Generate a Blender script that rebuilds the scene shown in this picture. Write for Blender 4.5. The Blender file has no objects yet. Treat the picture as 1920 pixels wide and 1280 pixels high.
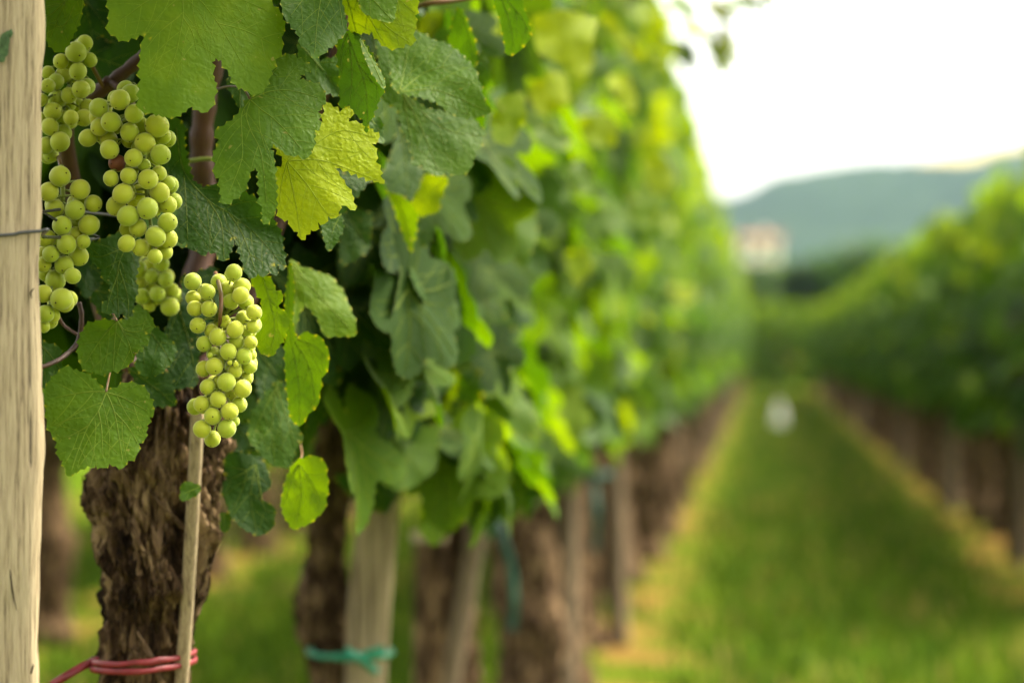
import bpy, math, random
import numpy as np
from mathutils import Vector, Matrix, noise as mnoise
from mathutils.geometry import delaunay_2d_cdt

S = bpy.context.scene
COL = S.collection
R = math.radians

# ------------------------------------------------------------------ camera, world, sun
FPX = 4533.0                       # focal length in pixels of the 1920 px wide photograph (85 mm)
H = 0.78                           # eye height
YAW = math.atan((1430 - 960) / FPX)
PITCH = math.atan(15 / FPX)
cam_d = bpy.data.cameras.new('camera')
cam = bpy.data.objects.new('camera', cam_d); COL.objects.link(cam)
cam.location = (0, 0, H)
cam.rotation_euler = (R(90) + PITCH, 0, YAW)
cam_d.sensor_width = 36; cam_d.lens = FPX * 36 / 1920
cam_d.clip_start = 0.05; cam_d.clip_end = 6000
cam_d.dof.use_dof = True
cam_d.dof.focus_distance = 1.62
cam_d.dof.aperture_fstop = 4.2
S.camera = cam
MW = Matrix.Translation(cam.location) @ cam.rotation_euler.to_matrix().to_4x4()
SUN_EL, SUN_AZ = R(55), R(58)     # azimuth from +Y (down the rows) towards +X (the open alley)
w = bpy.data.worlds.new('World'); S.world = w; w.use_nodes = True
nt = w.node_tree
sky = nt.nodes.new('ShaderNodeTexSky'); sky.sky_type = 'NISHITA'; sky.sun_disc = False
sky.sun_elevation = SUN_EL; sky.sun_rotation = SUN_AZ
sky.dust_density = 4.0; sky.air_density = 1.0; sky.ozone_density = 1.0
bg = nt.nodes['Background']; bg.inputs['Strength'].default_value = 0.15
hsv = nt.nodes.new('ShaderNodeHueSaturation'); hsv.inputs['Saturation'].default_value = .22     # thin white overcast
nt.links.new(sky.outputs[0], hsv.inputs['Color']); wm = nt.nodes.new('ShaderNodeMix'); wm.data_type = 'RGBA'; wm.blend_type = 'MULTIPLY'; wm.inputs[0].default_value = 1; wm.inputs[7].default_value = (1.0, .955, .82, 1)
nt.links.new(hsv.outputs[0], wm.inputs[6]); nt.links.new(wm.outputs[2], bg.inputs[0])
sd = bpy.data.lights.new('sun', 'SUN'); sd.energy = 3.2; sd.angle = R(16); sd.color = (1.0, 0.90, 0.72)
so = bpy.data.objects.new('sun', sd); COL.objects.link(so)
sdir = Vector((math.cos(SUN_EL) * math.sin(SUN_AZ), math.cos(SUN_EL) * math.cos(SUN_AZ), math.sin(SUN_EL)))
so.rotation_euler = sdir.to_track_quat('Z', 'Y').to_euler(); so.location = (6, 4, 9)
S.view_settings.view_transform = 'Standard'; S.view_settings.look = 'None'
S.view_settings.gamma = 1; S.view_settings.exposure = 2.25 
S.render.engine = 'CYCLES'
S.cycles.use_denoising = True
S.cycles.max_bounces = 8; S.cycles.diffuse_bounces = 4; S.cycles.glossy_bounces = 2
S.cycles.transmission_bounces = 5; S.cycles.volume_bounces = 0; S.cycles.transparent_max_bounces = 6
S.cycles.caustics_reflective = False; S.cycles.caustics_refractive = False
S.cycles.sample_clamp_indirect = 6

def at(px, py, D):
    """World point seen at a pixel of the 1920x1280 photograph, D metres along the lens axis."""
    return MW @ Vector(((px - 960) / FPX * D, (640 - py) / FPX * D, -D))
PXM = 1.0 / FPX

# ------------------------------------------------------------------ materials
def newmat(name):
    m = bpy.data.materials.new(name); m.use_nodes = True
    n = m.node_tree.nodes; l = m.node_tree.links
    return m, n, l, n['Principled BSDF'], n['Material Output']

def ramp(n, stops):
    r = n.new('ShaderNodeValToRGB'); e = r.color_ramp.elements
    while len(e) > 1: e.remove(e[0])
    e[0].position = stops[0][0]; e[0].color = (*stops[0][1], 1)
    for p, c in stops[1:]:
        x = e.new(p); x.color = (*c, 1)
    return r

def noise(n, l, vec, scale, detail=4, rough=.55, dist=0.0):
    t = n.new('ShaderNodeTexNoise'); t.inputs['Scale'].default_value = scale
    t.inputs['Detail'].default_value = detail; t.inputs['Roughness'].default_value = rough
    t.inputs['Distortion'].default_value = dist
    if vec is not None: l.new(vec, t.inputs['Vector'])
    return t

def math_n(n, l, op, a, b=None, c=None):
    m = n.new('ShaderNodeMath'); m.operation = op
    for i, v in enumerate((a, b, c)):
        if v is None: continue
        if isinstance(v, (int, float)): m.inputs[i].default_value = v
        else: l.new(v, m.inputs[i])
    return m.outputs[0]

def mixc(n, l, fac, a, b, blend='MIX'):
    m = n.new('ShaderNodeMix'); m.data_type = 'RGBA'; m.blend_type = blend
    for sock, v in ((m.inputs[0], fac), (m.inputs[6], a), (m.inputs[7], b)):
        if isinstance(v, (int, float)): sock.default_value = v
        elif isinstance(v, tuple): sock.default_value = (*v, 1)
        else: l.new(v, sock)
    return m.outputs[2]

def stretched(n, l, s, kind='Object'):
    tc = n.new('ShaderNodeTexCoord'); mp = n.new('ShaderNodeMapping')
    mp.inputs['Scale'].default_value = s; l.new(tc.outputs[kind], mp.inputs[0])
    return mp.outputs[0]

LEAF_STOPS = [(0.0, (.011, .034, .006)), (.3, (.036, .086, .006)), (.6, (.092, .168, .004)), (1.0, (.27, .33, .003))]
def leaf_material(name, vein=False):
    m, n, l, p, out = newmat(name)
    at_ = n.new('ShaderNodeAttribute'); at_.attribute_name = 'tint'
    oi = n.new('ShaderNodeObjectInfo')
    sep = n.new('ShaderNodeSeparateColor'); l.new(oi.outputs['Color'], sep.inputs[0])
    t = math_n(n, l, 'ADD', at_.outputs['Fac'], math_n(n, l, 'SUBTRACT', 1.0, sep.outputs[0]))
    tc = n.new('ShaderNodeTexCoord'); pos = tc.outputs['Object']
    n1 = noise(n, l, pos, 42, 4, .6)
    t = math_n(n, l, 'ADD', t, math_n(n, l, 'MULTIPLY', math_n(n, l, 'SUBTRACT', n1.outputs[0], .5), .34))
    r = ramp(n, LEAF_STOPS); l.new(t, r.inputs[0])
    col = r.outputs[0]
    if vein:
        col = mixc(n, l, .45, col, (.26, .33, .05))
    else:
        n3 = noise(n, l, pos, 260, 3, .6)
        col = mixc(n, l, math_n(n, l, 'MULTIPLY', n3.outputs[0], .55), col, mixc(n, l, .5, col, (.02, .05, .01)))
        # small dry specks
        n4 = noise(n, l, pos, 150, 2, .5)
        sp = math_n(n, l, 'MULTIPLY', math_n(n, l, 'GREATER_THAN', n4.outputs[0], .735), .55)
        col = mixc(n, l, sp, col, (.26, .22, .06))
        tip = n.new('ShaderNodeAttribute'); tip.attribute_name = 'tip'
        col = mixc(n, l, math_n(n, l, 'MULTIPLY', math_n(n, l, 'POWER', tip.outputs['Fac'], 2.5), .8), col, (.45, .38, .03))
    geo = n.new('ShaderNodeNewGeometry')
    under = mixc(n, l, .45, col, (.11, .17, .075))
    col2 = mixc(n, l, geo.outputs['Backfacing'], col, under)
    l.new(col2, p.inputs['Base Color'])
    p.inputs['Roughness'].default_value = .55
    p.inputs['Specular IOR Level'].default_value = .11
    tr = n.new('ShaderNodeBsdfTranslucent')
    hs = n.new('ShaderNodeHueSaturation'); hs.inputs['Hue'].default_value = .485
    hs.inputs['Saturation'].default_value = 1.12; hs.inputs['Value'].default_value = 1.75
    l.new(col, hs.inputs['Color']); l.new(hs.outputs[0], tr.inputs['Color'])
    mx = n.new('ShaderNodeMixShader'); mx.inputs[0].default_value = .48
    l.new(p.outputs[0], mx.inputs[1]); l.new(tr.outputs[0], mx.inputs[2])
    l.new(mx.outputs[0], out.inputs['Surface'])
    if not vein:
        v = n.new('ShaderNodeTexVoronoi'); v.feature = 'SMOOTH_F1'; v.inputs['Scale'].default_value = 300
        warp = n.new('ShaderNodeVectorMath'); warp.operation = 'ADD'
        sc = n.new('ShaderNodeVectorMath'); sc.operation = 'SCALE'; sc.inputs[3].default_value = .010
        nw = noise(n, l, pos, 90, 3); l.new(nw.outputs['Color'], sc.inputs[0])
        l.new(pos, warp.inputs[0]); l.new(sc.outputs[0], warp.inputs[1]); l.new(warp.outputs[0], v.inputs['Vector'])
        b = n.new('ShaderNodeBump'); b.inputs['Strength'].default_value = .6; b.inputs['Distance'].default_value = .0013
        l.new(v.outputs['Distance'], b.inputs['Height']); b.invert = True
        b2 = n.new('ShaderNodeBump'); b2.inputs['Strength'].default_value = .35; b2.inputs['Distance'].default_value = .002
        l.new(n1.outputs[0], b2.inputs['Height']); l.new(b.outputs[0], b2.inputs['Normal'])
        l.new(b2.outputs[0], p.inputs['Normal'])
    return m

M = {}
M['leaf'] = leaf_material('leaf')
M['vein'] = leaf_material('leaf_vein', True)

def simple(name, col, rough=.6, spec=.4, nscale=None, amount=.35, dark=None, bump=0, stretch=(1, 1, 1)):
    m, n, l, p, out = newmat(name)
    p.inputs['Roughness'].default_value = rough; p.inputs['Specular IOR Level'].default_value = spec
    if nscale:
        v = stretched(n, l, stretch)
        t = noise(n, l, v, nscale, 5, .6)
        r = ramp(n, [(.3, dark or tuple(c * (1 - amount) for c in col)), (.7, col)])
        l.new(t.outputs[0], r.inputs[0]); l.new(r.outputs[0], p.inputs['Base Color'])
        if bump:
            b = n.new('ShaderNodeBump'); b.inputs['Strength'].default_value = .6; b.inputs['Distance'].default_value = bump
            l.new(t.outputs[0], b.inputs['Height']); l.new(b.outputs[0], p.inputs['Normal'])
    else:
        p.inputs['Base Color'].default_value = (*col, 1)
    return m

def grape_material():
    m, n, l, p, out = newmat('grape_skin')
    oi = n.new('ShaderNodeObjectInfo')
    pos = stretched(n, l, (1, 1, 1))
    t = noise(n, l, pos, 110, 4, .6)
    base = mixc(n, l, oi.outputs['Random'], (.32, .385, .012), (.44, .445, .015))
    c = mixc(n, l, math_n(n, l, 'MULTIPLY', t.outputs[0], .5), base, (.28, .36, .05))
    t2 = noise(n, l, pos, 900, 2, .5)
    c = mixc(n, l, math_n(n, l, 'MULTIPLY', math_n(n, l, 'GREATER_THAN', t2.outputs[0], .70), .4), c, (.12, .13, .02))
    l.new(c, p.inputs['Base Color'])
    p.inputs['Roughness'].default_value = .56; p.inputs['Specular IOR Level'].default_value = .28
    p.inputs['Subsurface Weight'].default_value = .55
    p.inputs['Subsurface Radius'].default_value = (.9, 1.0, .25)
    p.inputs['Subsurface Scale'].default_value = .0045
    p.inputs['Sheen Weight'].default_value = .2
    return m
M['grape'] = grape_material()
M['scar'] = simple('grape_scar', (.06, .04, .015), .8, .1)
M['brown_skin'] = simple('browned_skin', (.22, .07, .03), .6, .3, 150, .6)
M['pedicel'] = simple('green_stalk', (.22, .27, .04), .5, .3, 120, .4)
M['petiole'] = simple('reddish_stalk', (.14, .05, .022), .5, .35, 60, .5, (.10, .085, .025))
M['cane'] = simple('reddish_cane', (.085, .032, .018), .55, .35, 40, .6, (.03, .012, .008), .001, (1, 1, .3))

def bark_material():
    m, n, l, p, out = newmat('vine_bark')
    v = stretched(n, l, (1, 1, .22))
    t = noise(n, l, v, 95, 6, .65, .8)
    v2 = stretched(n, l, (1, 1, .6))
    t2 = noise(n, l, v2, 24, 4, .6)
    vo = n.new('ShaderNodeTexVoronoi'); vo.inputs['Scale'].default_value = 75; l.new(stretched(n, l, (1, 1, .38)), vo.inputs['Vector'])
    vs = n.new('ShaderNodeSeparateColor'); l.new(vo.outputs['Color'], vs.inputs[0])
    f = math_n(n, l, 'ADD', math_n(n, l, 'MULTIPLY', t.outputs[0], .62), math_n(n, l, 'MULTIPLY', t2.outputs[0], .36))
    f = math_n(n, l, 'ADD', f, math_n(n, l, 'MULTIPLY', vs.outputs[0], .10))
    r = ramp(n, [(.38, (.006, .004, .0025)), (.48, (.030, .017, .009)), (.56, (.088, .053, .027)), (.66, (.26, .175, .095))])
    l.new(f, r.inputs[0]); l.new(r.outputs[0], p.inputs['Base Color'])
    p.inputs['Roughness'].default_value = .9; p.inputs['Specular IOR Level'].default_value = .08
    b = n.new('ShaderNodeBump'); b.inputs['Strength'].default_value = 1; b.inputs['Distance'].default_value = .006
    l.new(t.outputs[0], b.inputs['Height']); l.new(b.outputs[0], p.inputs['Normal'])
    return m
M['bark'] = bark_material()
M['bark_light'] = simple('peeling_bark', (.20, .125, .068), .85, .2, 60, .7, (.035, .02, .013), .002, (1, 1, .25))

def post_material(name, light, mid, dark, scale=1.0):
    m, n, l, p, out = newmat(name)
    v = stretched(n, l, (1, 1, .05))
    fine = noise(n, l, v, 520 * scale, 4, .7, .2)
    v2 = stretched(n, l, (1, 1, .05))
    broad = noise(n, l, stretched(n, l, (1, 1, .018)), 330 * scale, 4, .65, .2)
    v3 = stretched(n, l, (1, 1, .018))
    crack = noise(n, l, v3, 300 * scale, 3, .6, .4)
    f = math_n(n, l, 'ADD', math_n(n, l, 'MULTIPLY', fine.outputs[0], .55), math_n(n, l, 'MULTIPLY', broad.outputs[0], .45))
    r = ramp(n, [(.37, dark), (.46, mid), (.57, light)])
    l.new(f, r.inputs[0])
    ck = n.new('ShaderNodeMapRange'); ck.inputs[1].default_value = .27; ck.inputs[2].default_value = .34
    l.new(crack.outputs[0], ck.inputs[0])
    c = mixc(n, l, ck.outputs[0], tuple(x * .25 for x in mid), r.outputs[0])
    st = noise(n, l, stretched(n, l, (1, 1, .4)), 22, 4, .6)
    sr = n.new('ShaderNodeMapRange'); sr.inputs[1].default_value = .52; sr.inputs[2].default_value = .75; sr.inputs[4].default_value = .4
    l.new(st.outputs[0], sr.inputs[0])
    c = mixc(n, l, sr.outputs[0], c, mid)
    l.new(c, p.inputs['Base Color'])
    p.inputs['Roughness'].default_value = .8; p.inputs['Specular IOR Level'].default_value = .25
    b = n.new('ShaderNodeBump'); b.inputs['Strength'].default_value = .8; b.inputs['Distance'].default_value = .0014
    hh = math_n(n, l, 'ADD', fine.outputs[0], math_n(n, l, 'MULTIPLY', ck.outputs[0], .9))
    l.new(hh, b.inputs['Height']); l.new(b.outputs[0], p.inputs['Normal'])
    return m
M['post'] = post_material('weathered_post', (.36, .29, .185), (.265, .205, .125), (.09, .066, .04))
M['crack'] = simple('dark_crack', (.03, .02, .012), .9, .1)
M['stake'] = post_material('grey_stake', (.17, .128, .08), (.11, .078, .046), (.045, .03, .018), .6)
M['pale_stick'] = post_material('pale_stick', (.32, .25, .15), (.23, .17, .10), (.09, .06, .035), 1.2)
M['split_stake'] = post_material('split_stake', (.30, .235, .14), (.17, .125, .07), (.04, .026, .016), .42)
M['wire'] = simple('dull_wire', (.05, .05, .052), .45, .5, 300, .5)
M['red_tie'] = simple('red_plastic', (.22, .016, .024), .5, .4, 90, .5)
M['green_tie'] = simple('green_plastic', (.0, .20, .115), .4, .5, 60, .3)
M['dull_green_tie'] = simple('dull_green_plastic', (.012, .075, .055), .5, .4, 60, .3)
M['mark'] = simple('green_mark', (.07, .12, .05), .8, .1, 300, .6)
M['grass'] = None

# ------------------------------------------------------------------ mesh helpers
def mesh_obj(name, verts, faces, mats, parent=None, smooth=True, mat_idx=None, attrs=None):
    me = bpy.data.meshes.new(name)
    me.from_pydata([tuple(v) for v in verts], [], faces)
    for m_ in (mats if isinstance(mats, (list, tuple)) else [mats]): me.materials.append(m_)
    if smooth: me.polygons.foreach_set('use_smooth', [True] * len(me.polygons))
    if mat_idx is not None: me.polygons.foreach_set('material_index', mat_idx)
    for k, v in (attrs or {}).items():
        a = me.attributes.new(k, 'FLOAT', 'POINT'); a.data.foreach_set('value', np.asarray(v, np.float32))
    me.update()
    o = bpy.data.objects.new(name, me); COL.objects.link(o)
    if parent is not None: o.parent = parent
    return o

def np_mesh_obj(name, V, F, mats, parent=None, attrs=None, smooth=True):
    """V (n,3), F (m,k) all faces the same size."""
    me = bpy.data.meshes.new(name)
    k = F.shape[1]
    me.vertices.add(len(V)); me.vertices.foreach_set('co', V.astype(np.float32).ravel())
    me.loops.add(F.size); me.loops.foreach_set('vertex_index', F.astype(np.int32).ravel())
    me.polygons.add(len(F)); me.polygons.foreach_set('loop_start', np.arange(0, F.size, k, dtype=np.int32))
    me.polygons.foreach_set('use_smooth', np.full(len(F), smooth))
    for m_ in (mats if isinstance(mats, (list, tuple)) else [mats]): me.materials.append(m_)
    for kk, v in (attrs or {}).items():
        a = me.attributes.new(kk, 'FLOAT', 'POINT'); a.data.foreach_set('value', np.asarray(v, np.float32))
    me.update(calc_edges=True)
    o = bpy.data.objects.new(name, me); COL.objects.link(o)
    if parent is not None: o.parent = parent
    return o

def thing(name, label, cat, loc=(0, 0, 0), rz=0.0, group=None):
    o = bpy.data.objects.new(name, None); COL.objects.link(o)
    o.location = loc; o.rotation_euler = (0, 0, rz); o.empty_display_size = .1
    o['label'] = label; o['category'] = cat
    if group: o['group'] = group
    return o

def tag(o, label, cat, group=None):
    o['label'] = label; o['category'] = cat
    if group: o['group'] = group
    return o

def rel(parent, pts):
    """world points -> the parent's local space (parents here are only moved and turned about Z)"""
    inv = (Matrix.Translation(parent.location) @ Matrix.Rotation(parent.rotation_euler.z, 4, 'Z')).inverted()
    return [inv @ Vector(p) for p in pts]

def tube(pts, radii, n=10, caps=True):
    pts = [Vector(p) for p in pts]
    if isinstance(radii, (int, float)): radii = [radii] * len(pts)
    V, F = [], []
    t0 = (pts[1] - pts[0]).normalized()
    up = Vector((0, 0, 1)) if abs(t0.z) < .9 else Vector((1, 0, 0))
    nrm = t0.cross(up).normalized()
    for i, p in enumerate(pts):
        t = (pts[min(i + 1, len(pts) - 1)] - pts[max(i - 1, 0)]).normalized()
        nrm = (nrm - t * nrm.dot(t)).normalized(); b = t.cross(nrm)
        for j in range(n):
            a = 2 * math.pi * j / n
            V.append(p + (nrm * math.cos(a) + b * math.sin(a)) * radii[i])
    for i in range(len(pts) - 1):
        for j in range(n):
            a, b_ = i * n + j, i * n + (j + 1) % n
            F.append((a, b_, b_ + n, a + n))
    if caps:
        F.append(tuple(range(n))[::-1]); F.append(tuple(range(len(V) - n, len(V))))
    return V, F

def spline(pts, k=8):
    P = [Vector(p) for p in pts]; P = [P[0] * 2 - P[1]] + P + [P[-1] * 2 - P[-2]]
    out = []
    for i in range(1, len(P) - 2):
        for j in range(k):
            t = j / k; a, b, c, d = P[i - 1], P[i], P[i + 1], P[i + 2]
            out.append(.5 * ((2 * b) + (c - a) * t + (2 * a - 5 * b + 4 * c - d) * t * t + (3 * b - a - 3 * c + d) * t ** 3))
    out.append(P[-2]); return out

def join(parts):
    V, F = [], []
    for v, f in parts:
        o = len(V); V += list(v); F += [tuple(i + o for i in q) for q in f]
    return V, F

# ------------------------------------------------------------------ leaves
def area2(P): return sum(P[i][0] * P[(i + 1) % len(P)][1] - P[(i + 1) % len(P)][0] * P[i][1] for i in range(len(P)))

def inside(P, x, y):
    r = False; j = len(P) - 1
    for i in range(len(P)):
        xi, yi = P[i]; xj, yj = P[j]
        if (yi > y) != (yj > y) and x < (xj - xi) * (y - yi) / (yj - yi) + xi: r = not r
        j = i
    return r

def serrate(P, rng, spacing, amp):
    out, tips = [], []
    s = 1 if area2(P) > 0 else -1
    for i in range(len(P)):
        a = P[i]; b = P[(i + 1) % len(P)]
        dx, dy = b[0] - a[0], b[1] - a[1]; L = math.hypot(dx, dy)
        if L < 1e-6: continue
        nx, ny = dy / L * s, -dx / L * s
        k = max(1, int(round(L / spacing)))
        for j in range(k):
            t0 = j / k; out.append((a[0] + dx * t0, a[1] + dy * t0)); tips.append(0.0)
            if amp > 0 and L / k > spacing * .45:
                tt = (j + .45 + .25 * rng.random()) / k; h = amp * (.45 + .75 * rng.random()) * min(1, L / k / spacing)
                e = .10
                out.append((a[0] + dx * (tt - e / k) + nx * h * .72, a[1] + dy * (tt - e / k) + ny * h * .72)); tips.append(.0)
                out.append((a[0] + dx * tt + nx * h, a[1] + dy * tt + ny * h)); tips.append(1.0)
    return out, tips

def dist_poly(lines, x, y):
    d = 1e9
    for L in lines:
        for i in range(len(L) - 1):
            ax, ay = L[i]; bx, by = L[i + 1]; dx, dy = bx - ax, by - ay
            q = dx * dx + dy * dy
            t = 0 if q == 0 else max(0, min(1, ((x - ax) * dx + (y - ay) * dy) / q))
            d = min(d, math.hypot(x - ax - dx * t, y - ay - dy * t))
    return d

def sub_veins(P, mains, rng, gap=26, maxlen=120):
    subs = []
    for mi, L in enumerate(mains):
        seg = [math.hypot(L[i + 1][0] - L[i][0], L[i + 1][1] - L[i][1]) for i in range(len(L) - 1)]
        tot = sum(seg); s = gap * .8; side = rng.choice((-1, 1))
        others = [q for k, q in enumerate(mains) if k != mi]
        while s < tot * .95:
            a = s; i = 0
            while i < len(seg) - 1 and a > seg[i]: a -= seg[i]; i += 1
            t = a / seg[i]; x = L[i][0] + (L[i + 1][0] - L[i][0]) * t; y = L[i][1] + (L[i + 1][1] - L[i][1]) * t
            ang = math.atan2(L[i + 1][1] - L[i][1], L[i + 1][0] - L[i][0])
            for sd_ in (side, -side):
                an = ang + sd_ * R(50 + rng.uniform(-6, 6)); pts = [(x, y)]; cx, cy = x, y
                lim = maxlen * (1 - .6 * s / tot)
                for k in range(int(lim / 6)):
                    an -= sd_ * R(1.6); cx += 6 * math.cos(an); cy += 6 * math.sin(an)
                    if not inside(P, cx, cy) or (k > 2 and others and dist_poly(others, cx, cy) < 5): break
                    pts.append((cx, cy))
                if len(pts) > 3: subs.append(pts)
                x2 = x; s += gap * .18
            s += gap * (.75 + .3 * rng.random()); side = -side
    return subs

def leaf_geometry(P, mains, surf, rng, spacing=15, amp=5, grid=9, subs=True, wv=2.4, both=False, quilt=3.0):
    """P: outline; mains: main veins (polylines); surf(x, y, lift) -> 3D point, lift towards the upper face (outline units).
    returns verts, faces, material index, tip"""
    out, tips = serrate(P, rng, spacing * 1.12, amp * 1.45)
    sv = sub_veins(P, mains, rng) if subs else []
    pts = list(out); n = len(out)
    xs = [p[0] for p in out]; ys = [p[1] for p in out]
    row = 0; y = min(ys)
    while y < max(ys):
        x = min(xs) + (grid / 2 if row % 2 else 0)
        while x < max(xs):
            jx, jy = x + rng.uniform(-.2, .2) * grid, y + rng.uniform(-.2, .2) * grid
            if inside(out, jx, jy) and dist_poly([out + [out[0]]], jx, jy) > grid * .4: pts.append((jx, jy))
            x += grid
        y += grid * .87; row += 1
    v2, _, f2, ov, _, _ = delaunay_2d_cdt([Vector(p) for p in pts], [(i, (i + 1) % n) for i in range(n)], [], 1, 1e-5)
    allv = mains + sv
    V, tp = [], []
    def q(x, y):
        d1 = dist_poly(mains, x, y) if mains else 50
        d2 = dist_poly(sv, x, y) if sv else 50
        return quilt * (min(d1, 16) / 16 * .6 + min(d2, 10) / 10 * .4)
    for k, v in enumerate(v2):
        V.append(surf(v.x, v.y, q(v.x, v.y)))
        o = ov[k][0] if ov[k] else n
        tp.append(tips[o] if o < n else 0.0)
    F = []
    for f in f2:
        a, b, c = (v2[i] for i in f)
        F.append(tuple(f))
    mi = [0] * len(F)
    # orient: upper face = direction of positive lift
    c0 = F[len(F) // 2]
    e1 = V[c0[1]] - V[c0[0]]; e2 = V[c0[2]] - V[c0[0]]
    cx = sum(v2[i].x for i in c0) / 3; cy = sum(v2[i].y for i in c0) / 3
    up = surf(cx, cy, 5) - surf(cx, cy, 0)
    if e1.cross(e2).dot(up) < 0: F = [f[::-1] for f in F]
    # vein ridges
    for group_, w0, w1, lift in ((mains, wv, wv * .35, 1.0), (sv, wv * .5, wv * .22, .45)):
        for L in group_:
            tot = len(L)
            for sgn in ((1, -1) if both else (1,)):
                base = len(V)
                for i, (x, y) in enumerate(L):
                    j0, j1 = max(i - 1, 0), min(i + 1, tot - 1)
                    dx, dy = L[j1][0] - L[j0][0], L[j1][1] - L[j0][1]; ll = math.hypot(dx, dy) or 1
                    nx, ny = -dy / ll, dx / ll; ww = (w0 + (w1 - w0) * i / (tot - 1)) * .5
                    qq = q(x, y)
                    V.append(surf(x + nx * ww, y + ny * ww, qq + .25 * sgn))
                    V.append(surf(x, y, qq + (.25 + lift) * sgn))
                    V.append(surf(x - nx * ww, y - ny * ww, qq + .25 * sgn))
                    tp += [0.0] * 3
                nf = []
                for i in range(tot - 1):
                    for k in range(2):
                        a = base + i * 3 + k
                        nf.append((a, a + 1, a + 4, a + 3))
                if nf:
                    f = nf[0]; nn = (V[f[1]] - V[f[0]]).cross(V[f[3]] - V[f[0]])
                    uu = surf(L[0][0], L[0][1], 5) - surf(L[0][0], L[0][1], 0)
                    if nn.dot(uu) * sgn < 0: nf = [x[::-1] for x in nf]
                F += nf; mi += [1] * len(nf)
    return V, F, mi, tp

def dense(L, step=9):
    out = []
    S_ = spline([(x, y, 0) for x, y in L], 6) if len(L) > 2 else [Vector((x, y, 0)) for x, y in L]
    for i in range(len(S_) - 1):
        a, b = S_[i], S_[i + 1]; k = max(1, int((b - a).length / step))
        for j in range(k): out.append(tuple((a + (b - a) * (j / k))[:2]))
    out.append(tuple(S_[-1][:2])); return out

def hero_leaf(parent, P, mains, D, sx=0., sy=0., fold=0., foldline=None, wave=3., tint=.4, spacing=15, amp=5,
              petiole=None, label=None, seed=0, grid=9, subs=True, cup=0.0, wv=2.4, underside=False):
    """A leaf traced from the photograph, given its own depth, tilt (sx, sy: slope of depth to the right / downwards),
    fold along a line and wavy margin."""
    rng = random.Random(seed + 17)
    cx = sum(p[0] for p in P) / len(P); cy = sum(p[1] for p in P) / len(P)
    rad = max(math.hypot(p[0] - cx, p[1] - cy) for p in P)
    u = PXM * D
    ph = [rng.uniform(0, 6.28) for _ in range(4)]
    fl = foldline
    def surf(x, y, lift):
        dx, dy = x - cx, y - cy
        d = sx * dx + sy * dy
        if fl is not None and fold:
            (ax, ay), (bx, by) = fl; ll = math.hypot(bx - ax, by - ay)
            s = ((x - ax) * (by - ay) - (y - ay) * (bx - ax)) / ll
            d += fold * (math.sqrt(s * s + 100) - 10)
        r = math.hypot(dx, dy) / rad; an = math.atan2(dy, dx)
        d += cup * rad * r * r
        d += wave * r * (math.sin(3 * an + ph[0]) * 1.3 + math.sin(5 * an + ph[1]) * .8)
        d += wave * .9 * (math.sin(x * .035 + ph[2]) * math.cos(y * .04 + ph[3]))
        return at(x, y, D + u * (d - lift * (-.9 if underside else 1)))
    mains = [dense(L) for L in mains]
    V, F, mi, tp = leaf_geometry(P, mains, surf, rng, spacing, amp, grid, subs, wv)
    if underside:
        F = [f[::-1] for f in F]
        # vein ridges must stay on the viewer's side
    o = mesh_obj('leaf', rel(parent, V), F, [M['leaf'], M['vein']], parent, True, mi, {'tip': tp})
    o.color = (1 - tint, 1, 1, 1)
    if label: o['label'] = label
    if petiole:
        pts = []
        for k, (x, y, dd) in enumerate(petiole):
            pts.append(at(x, y, dd) if dd else surf(x, y, 1))
        pts = spline(pts, 5); r0 = 1.9 * u
        v, f = tube(pts, [r0 * (1 + .25 * abs(2 * i / (len(pts) - 1) - 1)) for i in range(len(pts))], 8)
        po = mesh_obj('petiole', rel(parent, v), f, M['petiole'], None, True)
        po.parent = o
    return o

# generic vine leaf: unit circle outline, tip along +Y, petiole at the origin
def generic_outline(rng, n=64, s1=.22, s2=.18):
    lob = [(0, 1.0), (R(52), .88), (R(-52), .88), (R(108), .70), (R(-108), .70)]
    sin_ = [(R(26), s1), (R(-26), s1), (R(80), s2), (R(-80), s2)]
    P = []
    for i in range(n):
        a = -math.pi + 2 * math.pi * (i + .5) / n
        r = .56
        for c, h in lob: r = max(r, h * (1 - .62 * min(1, abs(a - c) / R(52)) ** 1.6))
        for c, h in sin_: r *= 1 - h * rs(rng) * math.exp(-((a - c) / R(8)) ** 2)
        d = math.pi - abs(a)
        r *= min(1, .22 + .78 * min(1, d / R(28)))
        P.append((r * math.sin(a) * 100, r * math.cos(a) * 100))
    return P
def rs(rng): return rng.uniform(.8, 1.2)

def generic_surface(rng, k=1.0):
    fold = rng.uniform(.05, .35) * k; droop = rng.uniform(.0006, .0028) * k; c = rng.uniform(-.0012, .0025) * k
    ph = [rng.uniform(0, 6.28) for _ in range(3)]; wv = rng.uniform(3, 7)
    def surf(x, y, lift):
        r = math.hypot(x, y)
        z = fold * (math.sqrt(x * x + 60) - 8) - droop * y * abs(y) - c * x * x
        z += wv * (r / 100) * (math.sin(3 * math.atan2(x, y) + ph[0]) + .6 * math.sin(5 * math.atan2(x, y) + ph[1]))
        return Vector((x, y, z + lift)) * .01
    return surf

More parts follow.
